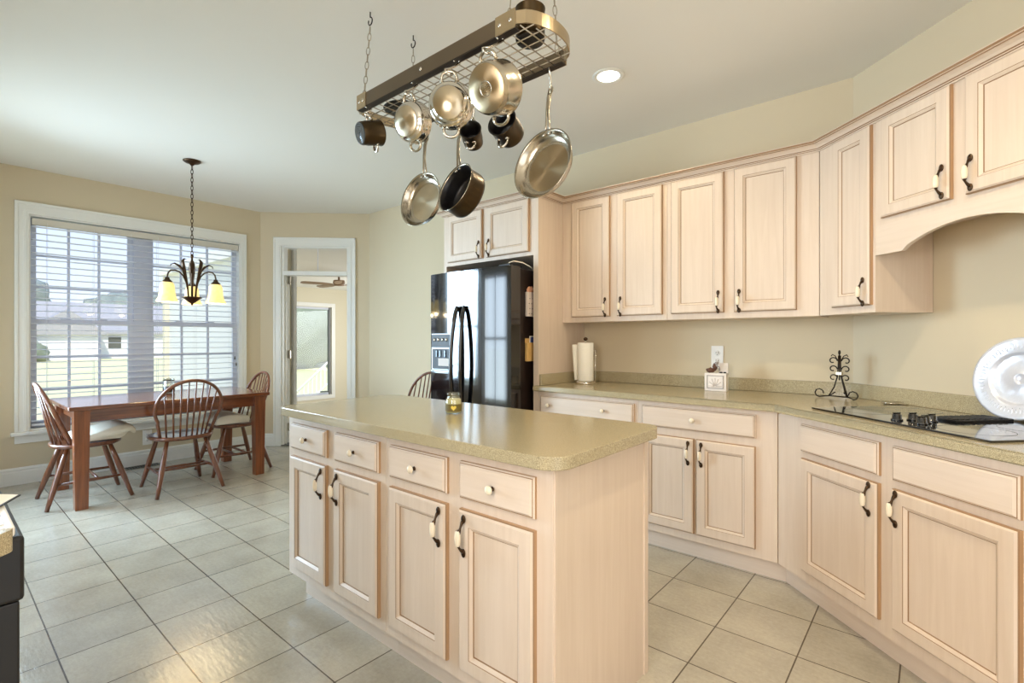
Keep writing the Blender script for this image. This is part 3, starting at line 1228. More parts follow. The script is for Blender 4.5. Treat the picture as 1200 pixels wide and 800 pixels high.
# ---- L-shaped worktop with backsplash
top = MB()
SE = 1.81
top.poly_prism([(-2.138, 2.752), (-0.604, 2.752), dp(SE, 0.642), dp(SE, 0.003), (-0.343, YB - 0.003), (-2.111, YB - 0.003), (-2.111, 2.776), (-2.138, 2.776)], 0.876, 0.914, COUNTER, 0.011, 4, False)
wt = top.build('wall_worktop')
wt.name = 'kitchen_worktop'
tag(wt, 'long tan worktop with low backsplash bending around under the wall cabinets', 'worktop')
b = MB()
q = [dp(SE, 0.003), dp(SE, 0.022), dp(0.0086, 0.022), (-0.343, YB - 0.003)]
b.poly_prism(q, 0.9145, 0.992, COUNTER, 0.002, 1)
b.poly_prism([(-0.343, YB - 0.003), dp(0.0086, 0.022), (-2.092, YB - 0.022), (-2.092, YB - 0.003)], 0.9145, 0.992, COUNTER, 0.002, 1)
b.box(-2.111, -2.092, 2.79, YB - 0.003, 0.9145, 0.992, COUNTER, 0.002, 1)
b.build('backsplash', wt)

# ---- wall cabinets
UZ0, UZ1 = 1.362, 2.25


def upper(name, lab, x0, x1, doors, group, y=3.082, d=0.300):
    r = thing(name, lab, 'cabinet', (x0, y, 0), group=group)
    b = MB()
    b.box(0, x1 - x0, 0, d, UZ0, UZ1, WOOD, 0.001, 1)
    b.build('body', r)
    for a0, a1, hx in doors:
        cab_door(r, a0 - x0, a1 - x0, 1.399, 2.236, hx - x0, 1.462)
    return r


upper('wall_cabinet', 'two-door pale wall cabinet above the paper towels, next to the fridge panel', -2.112, -1.302, ((-2.024, -1.711, -1.742), (-1.655, -1.330, -1.624)), 'pale wall cabinets on the back wall')
upper('wall_cabinet', 'two-door pale wall cabinet above the outlet, next to the angled corner', -1.300, -0.4615, ((-1.272, -0.948, -0.978), (-0.890, -0.566, -0.860)), 'pale wall cabinets on the back wall')

pu = dp(0.1215, 0.305)
r = thing('wall_cabinet', 'tall narrow angled wall cabinet with one door beside the arched hood', 'cabinet', (pu[0], pu[1], 0), -ANG)
b = MB()
b.poly_prism([(0, 0), (0.347, 0), (0.347, 0.302), (0.10, 0.302)], UZ0 + 0.002, UZ1, WOOD)
b.build('body', r)
cab_door(r, 0.098, 0.334, 1.399, 2.236, 0.300, 1.462)
ph = dp(0.470, 0.305)
r = thing('hood_cabinet', 'pale cabinet with an arched valance over the cooktop', 'cabinet', (ph[0], ph[1], 0), -ANG)
b = MB()
b.box(0, 0.82, 0.0, 0.302, 1.76, UZ1, WOOD)
b.build('body', r)
b = MB()
pr = [(0, 1.625), (0.135, 1.625)] + [(0.135 + 0.55 * k / 24, 1.628 + 0.075 * math.sin(PI * k / 24) ** 0.75) for k in range(1, 24)] + [(0.685, 1.625), (0.82, 1.625), (0.82, 1.76), (0, 1.76)]
b.prism([(x, 0, z) for x, z in pr], [(x, 0.02, z) for x, z in pr], WOODX)
b.build('valance', r)
cab_door(r, 0.040, 0.358, 1.787, 2.236, 0.330, 1.862)
cab_door(r, 0.414, 0.780, 1.787, 2.236, 0.440, 1.862)
pt = dp(0.470 + 0.822, 0.305)
r = thing('wall_cabinet', 'angled wall cabinet at the right end beyond the arched hood', 'cabinet', (pt[0], pt[1], 0), -ANG)
b = MB()
b.box(0, 0.45, 0, 0.302, UZ0, UZ1, WOOD)
b.build('body', r)
cab_door(r, 0.03, 0.42, 1.399, 2.236, 0.06, 1.462)

# ---- fridge surround
r = thing('fridge_cabinet', 'pale two-door cabinet above the black fridge with tall side panels', 'cabinet', (-3.09, 2.782, 0))
b = MB()
b.box(0.0, 0.976, 0, 0.6, 1.835, UZ1, WOOD)
b.build('body', r)
b = MB()
b.box(0.935, 0.977, 0, 0.6, 0, 1.835, WOOD)
b.box(0.976, 0.9775, 0.0, 0.6, 1.835, UZ1, WOOD)
b.build('side_panel', r)
b = MB()
b.box(0.0, 0.028, 0, 0.6, 0, 1.835, WOOD)
b.build('side_panel', r)
cab_door(r, 0.055, 0.445, 1.862, 2.240, 0.415, 1.932)
cab_door(r, 0.490, 0.902, 1.862, 2.240, 0.520, 1.932)


# ---- crown moulding along all wall cabinets
def sweep(path, prof, m, name, lines=()):
    """path 2-D, outward = right-hand side of travel; prof (out, z)"""
    P = [Vector(p) for p in path]
    offs = []
    for i in range(len(P)):
        def nrm(a, b_):
            d = (b_ - a).normalized()
            return Vector((d.y, -d.x))
        if i == 0:
            n_ = nrm(P[0], P[1])
            offs.append(n_)
        elif i == len(P) - 1:
            n_ = nrm(P[-2], P[-1])
            offs.append(n_)
        else:
            a, c = nrm(P[i - 1], P[i]), nrm(P[i], P[i + 1])
            mm = (a + c).normalized()
            offs.append(mm / max(0.2, mm.dot(a)))
    b = MB()
    rings = [[b.bm.verts.new((P[i].x + offs[i].x * o, P[i].y + offs[i].y * o, z)) for o, z in prof] for i in range(len(P))]
    fs = []
    n = len(prof)
    for i in range(len(P) - 1):
        for k in range(n):
            k2 = (k + 1) % n
            fs.append(b.bm.faces.new((rings[i][k], rings[i][k2], rings[i + 1][k2], rings[i + 1][k])))
    fs.append(b.bm.faces.new(rings[0]))
    fs.append(b.bm.faces.new(rings[-1][::-1]))
    b._fin(fs, m, False)
    for i in range(len(P) - 1):
        for k in lines:
            b._fin([fs[i * n + k]], DKLINE, False)
    return b.build(name)


prof = [(0.001, 2.238), (0.006, 2.238), (0.006, 2.244), (0.011, 2.246), (0.011, 2.250), (0.016, 2.253), (0.024, 2.262), (0.038, 2.270), (0.042, 2.270), (0.042, 2.274), (0.048, 2.276), (0.052, 2.283), (0.050, 2.288), (0.001, 2.288)]
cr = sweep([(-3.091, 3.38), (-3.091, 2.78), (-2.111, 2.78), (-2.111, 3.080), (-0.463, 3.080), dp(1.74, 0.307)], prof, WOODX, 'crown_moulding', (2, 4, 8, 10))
tag(cr, 'pale stepped crown moulding running along the tops of all wall cabinets', 'moulding')

# ------------------------------------------------------------------ fridge
r = thing('refrigerator', 'black glossy side-by-side fridge between the pale panels', 'fridge', (-3.03, 2.57, 0))
b = MB()
b.box(0.012, 0.822, 0.125, 0.76, 0.03, 1.735, BROWNDK, 0.006)
b.build('body', r)
for nm, x0, x1 in (('door', 0.0, 0.362), ('door', 0.370, 0.832)):
    b = MB()
    n = 14
    pts = []
    # gently bowed front
    for k in range(n + 1):
        x = x0 + (x1 - x0) * k / n
        xx = (x - 0.416) / 0.416
        y = 0.018 * xx * xx
        pts.append((x, y))
    rad = 0.012
    outl = [(x0, 0.06)] + pts + [(x1, 0.06), (x1, 0.118), (x0, 0.118)]
    b.poly_prism(outl, 0.06, 1.747, BLACK, 0.004, 2)
    if x0 == 0:
        # dispenser recess with frame
        b.box(0.030, 0.255, -0.002, 0.02, 0.975, 1.285, BLACK, 0.004)
    d = b.build(nm, r)
    if x0 == 0:
        b = MB()
        b.box(0.036, 0.249, -0.006, 0.0, 1.175, 1.275, BLACKM, 0.003)
        for k in range(4):
            b.lathe([(0, 0), (0.014, 0), (0.012, -0.006), (0, -0.007)], CHROME, 12, axis='y', origin=(0.07 + 0.045 * k, -0.006, 1.235))
        b.build('control_panel', d)
        b = MB()
        b.box(0.042, 0.243, -0.003, 0.001, 1.01, 1.165, BLACKM)
        b.box(0.036, 0.249, -0.014, -0.001, 0.985, 1.005, BLACK, 0.004)
        for xx in (0.085, 0.125, 0.18):
            b.box(xx, xx + 0.02, -0.010, -0.002, 1.10, 1.155, DISPL, 0.003)
        b.build('dispenser_bay', d)
        b = MB()
        b.box(0.115, 0.235, -0.0075, -0.0035, 1.035, 1.092, LABELW)
        b.build('notice_card', d)
    b = MB()
    hx = 0.330 if x0 == 0 else 0.405
    path = []
    for k in range(21):
        t = k / 20
        z = 0.62 + 0.86 * t
        y = -0.008 - 0.052 * math.sin(PI * t) ** 0.6
        path.append((hx + 0.018 * math.sin(PI * t) * (-1 if x0 == 0 else 0.4), y, z))
    b.tube(path, [0.016] * 21, BLACK, 10)
    b.build('handle', d)
b = MB()
b.box(0.02, 0.81, 0.07, 0.14, 0.0, 0.058, BLACKM)
b.build('kick_grille', r)
b = MB()
b.box(0.70, 0.80, 0.04, 0.18, 1.748, 1.762, BLACKM, 0.003)
b.build('hinge_cover', r)
b = MB()
b.tube([(-2.25, 2.62, 1.768), (-2.24, 2.66, 1.785), (-2.22, 2.74, 1.782), (-2.205, 2.80, 1.760), (-2.206, 2.84, 1.745)], 0.004, PAPER, 6)
tag(b.build('white_cord'), 'thin white cord lying over the top right corner of the fridge', 'cord')

hd = thing('note_pocket', 'whitish spotted pocket with crumpled papers on the fridge side, upper of two', 'holder', (-2.2065, 2.80, 0))
b = MB()
b.box(0, 0.022, -0.048, 0.052, 1.40, 1.575, FABRICW, 0.004)
b.build('pocket', hd)
b = MB()
for k in range(12):
    b.lathe([(0, 0), (0.004, 0.0), (0.004, 0.001), (0, 0.001)], SLOT, 6, axis='x', origin=(0.0222, -0.03 + 0.028 * (k % 3) + 0.008 * ((k // 3) % 2), 1.42 + 0.036 * (k // 3)))
b.build('spot_print', hd)
b = MB()
for k in range(5):
    blob(b, (0.011, -0.03 + 0.015 * k, 1.585 + 0.01 * (k % 2)), (0.009, 0.014, 0.022), PINK, k + 3, 2, 0.5)
b.build('crumpled_paper', hd)
hd = thing('card_pocket', 'tan pocket holding a photo card on the fridge side, lower of two', 'holder', (-2.2065, 2.80, 0))
b = MB()
b.box(0, 0.024, -0.052, 0.054, 1.082, 1.215, HOLDTAN, 0.004)
b.box(0, 0.004, -0.052, 0.054, 1.215, 1.245, HOLDTAN, 0.001)
b.build('pocket', hd)
b = MB()
b.box(0.008, 0.011, -0.01, 0.045, 1.19, 1.262, PAPER)
b.box(0.011, 0.0118, -0.002, 0.037, 1.205, 1.255, BLUEP)
b.build('photo_card', hd)

# ------------------------------------------------------------------ cooktop and worktop things
pc = dp(0.415, 0.585)
ck = thing('cooktop', 'black glass electric cooktop with centre vent set in the angled worktop', 'cooktop', (pc[0], pc[1], 0.9145), -ANG)
b = MB()
b.box(0, 0.775, 0, 0.50, 0, 0.007, GLASSTOP, 0.002)
b.build('glass_top', ck)
b = MB()
b.box(0.365, 0.470, 0.225, 0.480, 0.0072, 0.016, BLACKM, 0.002)
for k in range(10):
    b.box(0.373, 0.462, 0.235 + 0.024 * k, 0.247 + 0.024 * k, 0.016, 0.019, BLACKM)
b.build('vent_grille', ck)
for x, y in ((0.385, 0.060), (0.395, 0.120), (0.430, 0.165), (0.455, 0.110), (0.478, 0.070)):
    b = MB()
    b.lathe([(0, 0.007), (0.020, 0.007), (0.020, 0.012), (0.016, 0.014), (0.0155, 0.030), (0.013, 0.033), (0, 0.033)], BLACK, 18, origin=(x, y, 0))
    b.box(x - 0.003, x + 0.003, y - 0.015, y + 0.015, 0.033, 0.038, BLACK, 0.001)
    b.build('knob', ck)
b = MB()
for x, y, rr in ((0.16, 0.14, 0.085), (0.16, 0.36, 0.105), (0.61, 0.14, 0.105), (0.61, 0.36, 0.085)):
    b.lathe([(rr - 0.002, 0.0072), (rr - 0.002, 0.0074), (rr, 0.0074), (rr, 0.0072)], VENT, 40, origin=(x, y, 0))
b.build('burner_ring', ck)

# plate leaning on the wall
lean = 0.17
pp = dp(0.865, 0.085)
M = Matrix.Translation((pp[0], pp[1], 0.9225)) @ Matrix.Rotation(-ANG, 4, 'Z') @ Matrix.Rotation(lean * -1, 4, 'X')
R_ = 0.163
b = MB()
prof = [(0, 0.006), (0.020, 0.006), (0.021, 0.0045), (0.023, 0.006), (0.094, 0.006), (0.098, 0.004), (0.104, -0.004), (0.108, -0.006), (0.150, -0.013), (0.158, -0.014), (R_, -0.011), (R_, -0.008), (0.150, -0.008), (0.108, 0.0), (0.098, 0.011), (0, 0.011)]
b.lathe(prof, PLATE, 64, axis='y', origin=(0, 0, R_))
for k in range(60):
    a = 2 * PI * k / 60
    Mr = Matrix.Translation((0.130 * math.cos(a), -0.0098, R_ + 0.130 * math.sin(a))) @ Matrix.Rotation(-a, 4, 'Y')
    b.ellipsoid((0, 0, 0), 0.014 if k % 2 else 0.009, 0.0016, 0.0030, PLATE, 8, 6, Mr)
pl = b.build('display_plate')
pl.matrix_world = M
tag(pl, 'large shiny white embossed plate leaning against the wall behind the cooktop', 'plate')

# spoon rest
ps = dp(0.325, 0.078)
b = MB()
b.lathe([(0, 0.003), (0.03, 0.003), (0.045, 0.010), (0.048, 0.012), (0.046, 0.007), (0.03, 0.0), (0, 0.0)], CHROME, 28)
b.box(0.04, 0.085, -0.010, 0.010, 0.008, 0.012, CHROME, 0.002)
sr = b.build('spoon_rest', loc=(ps[0], ps[1], 0.9145), rot=(0, 0, -ANG))
tag(sr, 'small shiny metal spoon rest behind the left edge of the cooktop', 'spoon rest')


# scroll easel
def spiral(cx, cz, r0, r1, a0, turns, n=26):
    return [(cx + (r0 + (r1 - r0) * k / n) * math.cos(a0 + turns * 2 * PI * k / n), 0, cz + (r0 + (r1 - r0) * k / n) * math.sin(a0 + turns * 2 * PI * k / n)) for k in range(n + 1)]


pz = dp(0.075, 0.150)
ez = thing('scroll_easel', 'dark wrought-iron scroll easel standing in the worktop corner', 'easel', (pz[0], pz[1], 0.9145), -0.42)
b = MB()
w_ = 0.0032
for s_ in (-1, 1):
    b.tube([(s_ * 0.004, 0, 0.235), (s_ * 0.006, 0, 0.17), (s_ * 0.010, 0, 0.12), (s_ * 0.026, 0, 0.06), (s_ * 0.045, -0.01, 0.012)], w_, IRON, 6)
    for cz, r0 in ((0.205, 0.022), (0.160, 0.021), (0.112, 0.020)):
        sp_ = spiral(s_ * (0.010 + r0), cz, r0, 0.008, PI if s_ > 0 else 0, -0.82 * s_, 24)
        b.tube(sp_, w_, IRON, 6)
    b.tube([(s_ * 0.004, 0, 0.20), (s_ * 0.020, 0, 0.232), (s_ * 0.034, 0, 0.240), (s_ * 0.040, 0, 0.230)], w_ * 0.8, IRON, 6)
b.ellipsoid((0, 0, 0.252), 0.006, 0.006, 0.013, IRON, 10, 8)
b.tube([(0, 0, 0.24), (0, 0, 0.10)], w_, IRON, 6)
b.build('scroll_back', ez)
b = MB()
b.box(-0.014, 0.014, -0.006, 0.006, 0.128, 0.146, RAILB, 0.002)
b.build('collar', ez)
b = MB()
for s_ in (-1, 1):
    b.tube([(s_ * 0.02, 0, 0.035), (s_ * 0.045, -0.005, 0.012), (s_ * 0.075, -0.02, 0.006)] + [(s_ * 0.080 + s_ * 0.022 * math.sin(t), -0.03, 0.026 - 0.022 * math.cos(t)) for t in (0, 0.8, 1.6, 2.4, 3.2, 4.0, 4.8)], w_, IRON, 6)
b.tube([(-0.045, -0.006, 0.012), (0.045, -0.006, 0.012)], w_, IRON, 6)
b.build('scroll_foot', ez)
b = MB()
b.tube([(0, 0.002, 0.15), (0, 0.055, 0.006)], w_, IRON, 6)
b.build('back_strut', ez)
ez.scale = (1.12, 1.1, 1.0)

# decorative box in front of the outlet
bx = thing('letter_box', 'white embossed box with a small brown figure on it, below the outlet', 'decorative box', (-1.040, 3.225, 0.9145), 0.05)
b = MB()
b.box(-0.065, 0.065, -0.03, 0.03, 0, 0.112, WHITEBOX, 0.002)
b.box(-0.045, 0.045, -0.033, -0.029, 0.022, 0.092, WHITEBOX, 0.001)
for k in range(7):
    a = PI * k / 6
    b.tube([(0.005 * math.cos(a), -0.034, 0.030 + 0.005 * math.sin(a)), (0.040 * math.cos(a), -0.034, 0.032 + 0.050 * math.sin(a))], 0.0022, LABELW, 5)
for x0, x1, z0, z1 in ((-0.05, 0.05, 0.016, 0.020), (-0.05, 0.05, 0.094, 0.098), (-0.05, -0.046, 0.016, 0.098), (0.046, 0.05, 0.016, 0.098)):
    b.box(x0, x1, -0.0345, -0.029, z0, z1, GREYF)
b.build('body', bx)
b = MB()
b.box(0.012, 0.065, 0.015, 0.028, 0.112, 0.175, WHITEBOX, 0.002)
b.build('back_plate', bx)
b = MB()
blob(b, (-0.035, -0.003, 0.128), (0.026, 0.018, 0.017), CONE, 5, 2)
blob(b, (-0.008, -0.003, 0.150), (0.016, 0.014, 0.026), CONE, 8, 2)
blob(b, (0.002, -0.006, 0.172), (0.013, 0.012, 0.012), GREYF, 9, 2)
b.tube([(0.0, -0.01, 0.16), (0.018, -0.014, 0.150), (0.022, -0.012, 0.125)], 0.005, GREYF, 6)
b.build('figure', bx)
b = MB()
blob(b, (0.030, -0.012, 0.1165), (0.012, 0.008, 0.0045), SLOT, 15, 2)
blob(b, (0.052, -0.012, 0.1165), (0.010, 0.008, 0.0045), SLOT, 16, 2)
b.build('dark_pebble', bx)

ou = thing('wall_outlet', 'white double outlet plate on the wall above the decorative box', 'outlet', (-1.085, YB, 1.115))


def outlet_parts(root):
    b = MB()
    b.box(-0.039, 0.039, -0.007, -0.001, -0.068, 0.080, OUTLET, 0.003)
    b.build('cover_plate', root)
    for z in (-0.02, 0.032):
        b = MB()
        b.lathe([(0, -0.0095), (0.017, -0.0095), (0.018, -0.008), (0.018, -0.006)], OUTLET, 20, axis='y', origin=(0, 0, z))
        b.box(-0.008, -0.005, -0.0105, -0.009, z - 0.002, z + 0.009, SLOT)
        b.box(0.005, 0.008, -0.0105, -0.009, z - 0.002, z + 0.007, SLOT)
        b.lathe([(0, -0.0105), (0.003, -0.0105), (0.003, -0.009)], SLOT, 8, axis='y', origin=(0, 0, z - 0.009))
        b.build('socket', root)


outlet_parts(ou)
o2 = thing('wall_outlet', 'white outlet plate low on the wall under the dining window', 'outlet', (-5.96, 1.43, 0.26), PI / 2)
outlet_parts(o2)

# paper towel holder
pth = thing('towel_holder', 'steel paper towel stand at the left end of the back worktop', 'towel holder', (-1.945, 3.135, 0.9145))
b = MB()
b.lathe([(0, 0), (0.078, 0), (0.078, 0.008), (0.070, 0.013), (0.064, 0.020), (0.02, 0.022), (0, 0.022)], CHROME, 36)
b.build('base', pth)
b = MB()
b.tube([(0, 0, 0.02), (0, 0, 0.315)], 0.006, CHROME, 10)
b.ellipsoid((0, 0, 0.326), 0.016, 0.016, 0.013, BRONZE, 14, 8)
b.lathe([(0.008, 0.300), (0.016, 0.304), (0.010, 0.312)], CHROME, 14)
b.build('post', pth)
b = MB()
b.tube([(0.083, 0.0, 0.012), (0.083, 0.0, 0.235)], 0.0035, CHROME, 8)
b.ellipsoid((0.083, 0.0, 0.240), 0.007, 0.007, 0.007, CHROME, 10, 8)
b.build('tension_arm', pth)
b = MB()
b.lathe([(0.016, 0.0225), (0.058, 0.0225), (0.0585, 0.024), (0.0585, 0.297), (0.058, 0.2985), (0.016, 0.2985), (0.016, 0.0225)], PAPER, 36)
pts = []
for k in range(11):
    t = k / 10
    pts.append((-0.055 - 0.002 * t, 0.0 - 0.06 * t))
aa = [( -0.0585, 0.01), (-0.064, -0.025), (-0.066, -0.045), (-0.0645, -0.045), (-0.0625, -0.025), (-0.0572, 0.01)]
b.prism([(x, y, 0.025) for x, y in aa], [(x - (0.022 if y < -0.02 else 0), y, 0.285) for x, y in aa], PAPER)
tr = b.build('paper_towel_roll', loc=(-1.945, 3.135, 0.9145))
tag(tr, 'white paper towel roll with a loose sheet on the steel stand', 'paper towel')

# candle jar on the island
cj = thing('candle_jar', 'small glass candle jar with a yellow heart label on the island worktop', 'candle', (-1.600, 1.495, 0.9145), 0.2)
b = MB()
b.lathe([(0, 0.001), (0.033, 0.001), (0.036, 0.004), (0.036, 0.058), (0.033, 0.066), (0.027, 0.072), (0.0265, 0.080), (0.030, 0.082), (0.030, 0.090), (0.027, 0.091), (0.0255, 0.082), (0.0235, 0.075), (0.031, 0.064), (0.0335, 0.057), (0.0335, 0.005), (0, 0.004)], JARG, 32)
b.build('glass_jar', cj)
b = MB()
b.lathe([(0, 0.005), (0.0325, 0.005), (0.0325, 0.056), (0.029, 0.064), (0, 0.064)], WAX, 28)
b.build('wax', cj)
b = MB()
seg = 28
for k in range(seg):
    a0 = 2 * PI * k / seg
    a1 = 2 * PI * (k + 1) / seg
    f = [b.bm.verts.new((0.0364 * math.cos(a), 0.0364 * math.sin(a), z)) for a, z in ((a0, 0.012), (a1, 0.012), (a1, 0.043), (a0, 0.043))]
    b._fin([b.bm.faces.new(f)], OLIVE, True)
b.build('paper_label', cj)
b = MB()
hp = []
for k in range(28):
    t = 2 * PI * k / 28
    hp.append((16 * math.sin(t) ** 3, 13 * math.cos(t) - 5 * math.cos(2 * t) - 2 * math.cos(3 * t) - math.cos(4 * t)))
az = math.atan2(-1.495, 1.60) - 0.2
cv = []
for x, z in hp:
    a = az + x * 0.00075 / 0.037
    cv.append((a, 0.028 + z * 0.00075))
for k in range(28):
    a, z = cv[k]
    a2, z2 = cv[(k + 1) % 28]
    f = [b.bm.verts.new((0.0372 * math.cos(q_), 0.0372 * math.sin(q_), zz_)) for q_, zz_ in ((az, 0.028), (a, z), (a2, z2))]
    b._fin([b.bm.faces.new(f)], GOLDH, True)
b.build('heart_print', cj)

# ------------------------------------------------------------------ recessed lights
def downlight(x, y, lab, power):
    d = thing('recessed_light', lab, 'ceiling light', (x, y, CEILZ))
    b = MB()
    b.lathe([(0.062, -0.0005), (0.088, -0.0005), (0.088, -0.004), (0.082, -0.007), (0.066, -0.006), (0.060, -0.001)], TRIM, 36)
    b.build('trim_ring', d)
    b = MB()
    b.lathe([(0, -0.0015), (0.062, -0.0015), (0.062, -0.0025), (0, -0.0035)], LENS, 30)
    b.build('lens', d)
    l = bpy.data.lights.new('downlight_lamp', 'SPOT')
    l.energy = power
    l.spot_size = math.radians(150)
    l.spot_blend = 0.8
    l.shadow_soft_size = 0.06
    l.color = (1.0, 0.82, 0.54)
    o = bpy.data.objects.new('downlight_lamp', l)
    C.objects.link(o)
    o.parent = d
    o.location = (0, 0, -0.012)


downlight(-1.389, 2.479, 'round lit recessed ceiling light above the back worktop', 38)
downlight(-0.70, -0.25, 'recessed ceiling light over the walkway by the island', 30)
downlight(-0.22, 1.62, 'recessed ceiling light in front of the cooktop', 68)
downlight(0.3, -0.7, 'recessed ceiling light behind the picture near the sink', 34)

# ------------------------------------------------------------------ chandelier
ch = thing('chandelier', 'bronze three-light chandelier with glowing amber shades over the dining table', 'chandelier', (-4.68, 1.43, 0))
b = MB()
b.lathe([(0, CEILZ - 0.0005), (0.065, CEILZ - 0.0005), (0.066, CEILZ - 0.006), (0.05, CEILZ - 0.018), (0.022, CEILZ - 0.026), (0.010, CEILZ - 0.04), (0, CEILZ - 0.042)], BRONZE, 28)
b.build('canopy', ch)


def chain(b, p0, p1, m, link=0.036, r=0.0022, w=0.008):
    p0, p1 = Vector(p0), Vector(p1)
    d = p1 - p0
    n = max(1, int(d.length / (link * 0.78)))
    t = d.normalized()
    a = t.orthogonal().normalized()
    c = t.cross(a)
    for k in range(n):
        o = p0 + d * ((k + 0.5) / n)
        s_ = a if k % 2 else c
        pts = [o + t * (math.cos(q) * link * 0.5) + s_ * (math.sin(q) * w) for q in [2 * PI * i / 12 for i in range(12)]]
        b.tube(pts, r, m, 5, closed=True)


b = MB()
chain(b, (0, 0, CEILZ - 0.04), (0, 0, 1.93), BRONZE, 0.042, 0.0028, 0.009)
b.build('chain', ch)
b = MB()
b.tube([(0, 0, 1.94), (0, 0, 1.58)], 0.008, BRONZE, 10)
b.ellipsoid((0, 0, 1.925), 0.012, 0.012, 0.02, BRONZE, 12, 8)
b.ellipsoid((0, 0, 1.83), 0.020, 0.020, 0.05, BRONZE, 12, 8)
b.lathe([(0, 1.520), (0.008, 1.524), (0.010, 1.535), (0.030, 1.548), (0.062, 1.575), (0.075, 1.582), (0.070, 1.588), (0.03, 1.585), (0, 1.587)], BRONZE, 24)
b.build('stem', ch)
# view-independent orientation: first arm points to the window wall's left
for k, az in enumerate((math.radians(163), math.radians(283), math.radians(43))):
    ca, sa = math.cos(az), math.sin(az)

    def cp(rr, z):
        return (rr * 0.86 * ca, rr * 0.86 * sa, z)
    b = MB()
    pth_ = [(0.035, 1.585), (0.040, 1.64), (0.052, 1.70), (0.080, 1.755), (0.115, 1.785), (0.155, 1.795), (0.192, 1.790), (0.214, 1.768), (0.222, 1.74), (0.222, 1.715)]
    b.tube([cp(*p) for p in pth_], 0.006, BRONZE, 8)
    b.lathe([(0, 0.035), (0.014, 0.032), (0.018, 0.015), (0.034, 0.0), (0.036, -0.012), (0.030, -0.014)], BRONZE, 20, origin=cp(0.222, 1.700))
    b.build('arm', ch)
    # curling leaves: flattened, tapering
    b = MB()
    lp = [(0.030, 1.59), (0.040, 1.68), (0.062, 1.76), (0.080, 1.83), (0.088, 1.875), (0.072, 1.897), (0.052, 1.893)]
    b.tube([cp(*p) for p in lp], [0.006, 0.009, 0.017, 0.024, 0.020, 0.010, 0.003], BRONZE, 8, flat=0.45, up=(-sa, ca, 0))
    lp = [(0.055, 1.72), (0.085, 1.80), (0.120, 1.835), (0.160, 1.850), (0.190, 1.838), (0.196, 1.820)]
    b.tube([cp(*p) for p in lp], [0.007, 0.013, 0.016, 0.012, 0.007, 0.003], BRONZE, 8, flat=0.45, up=(-sa, ca, 0))
    b.build('leaf_scroll', ch)
    b = MB()
    b.lathe([(0.030, 1.694), (0.041, 1.688), (0.050, 1.660), (0.054, 1.610), (0.061, 1.572), (0.074, 1.546), (0.076, 1.536), (0.073, 1.536), (0.059, 1.570), (0.051, 1.610), (0.047, 1.660), (0.038, 1.684)], SHADE, 28, origin=(0.191 * ca, 0.191 * sa, 0))
    sh = b.build('lamp_shade', ch)
    b = MB()
    b.lathe([(0, 1.580), (0.018, 1.588), (0.026, 1.608), (0.018, 1.635), (0.012, 1.655), (0, 1.656)], LENS, 16, origin=(0.191 * ca, 0.191 * sa, 0))
    b.build('bulb', sh)
    l = bpy.data.lights.new('chandelier_lamp', 'POINT')
    l.energy = 3
    l.color = (1.0, 0.80, 0.5)
    l.shadow_soft_size = 0.03
    o = bpy.data.objects.new('chandelier_lamp', l)
    C.objects.link(o)
    o.parent = ch
    o.location = cp(0.222, 1.545)

# ------------------------------------------------------------------ dining table
tb = thing('dining_table', 'reddish brown wooden dining table under the window', 'table', (-5.12, 1.362, 0))
b = MB()
b.poly_prism(round_rect(-0.44, 0.44, -0.705, 0.705, 0.012, 3), 0.722, 0.752, CHERRYX, 0.007, 3)
b.build('tabletop', tb)
b = MB()
b.box(-0.375, 0.375, -0.625, -0.60, 0.63, 0.721, CHERRY)
b.box(-0.375, 0.375, 0.60, 0.625, 0.63, 0.721, CHERRY)
b.box(-0.385, -0.36, -0.61, 0.61, 0.63, 0.721, CHERRYX)
b.box(0.36, 0.385, -0.61, 0.61, 0.63, 0.721, CHERRYX)
b.build('apron', tb)
for sx in (-1, 1):
    for sy in (-1, 1):
        b = MB()
        cx, cy = sx * 0.375, sy * 0.625
        a, c = 0.046, 0.037
        b.prism([(cx - a, cy - a, 0.7215), (cx + a, cy - a, 0.7215), (cx + a, cy + a, 0.7215), (cx - a, cy + a, 0.7215)],
                [(cx - c, cy - c, 0.001), (cx + c, cy - c, 0.001), (cx + c, cy + c, 0.001), (cx - c, cy + c, 0.001)], CHERRY)
        b.build('leg', tb)

# jar lantern on the table
jl = thing('jar_lantern', 'glass jar lantern with dark filling on the dining table', 'lantern', (-5.30, 1.435, 0.7525))
b = MB()
b.lathe([(0, 0.001), (0.042, 0.001), (0.048, 0.01), (0.050, 0.09), (0.042, 0.112), (0.042, 0.125), (0.047, 0.128), (0.046, 0.131), (0.040, 0.130), (0.039, 0.112), (0.047, 0.088), (0.045, 0.01), (0, 0.004)], JARG, 28)
b.build('glass_jar', jl)
b = MB()
b.lathe([(0, 0.005), (0.0445, 0.006), (0.046, 0.05), (0.030, 0.056), (0, 0.056)], BLACKM, 24)
b.build('filling', jl)
b = MB()
b.lathe([(0.0425, 0.112), (0.046, 0.112), (0.046, 0.117), (0.0425, 0.117)], IRON, 28)
b.tube([(0.045 * math.cos(t), 0, 0.115 + 0.02 * math.sin(t)) for t in [PI * k / 12 for k in range(13)]], 0.0018, IRON, 5)
b.build('wire_bail', jl)


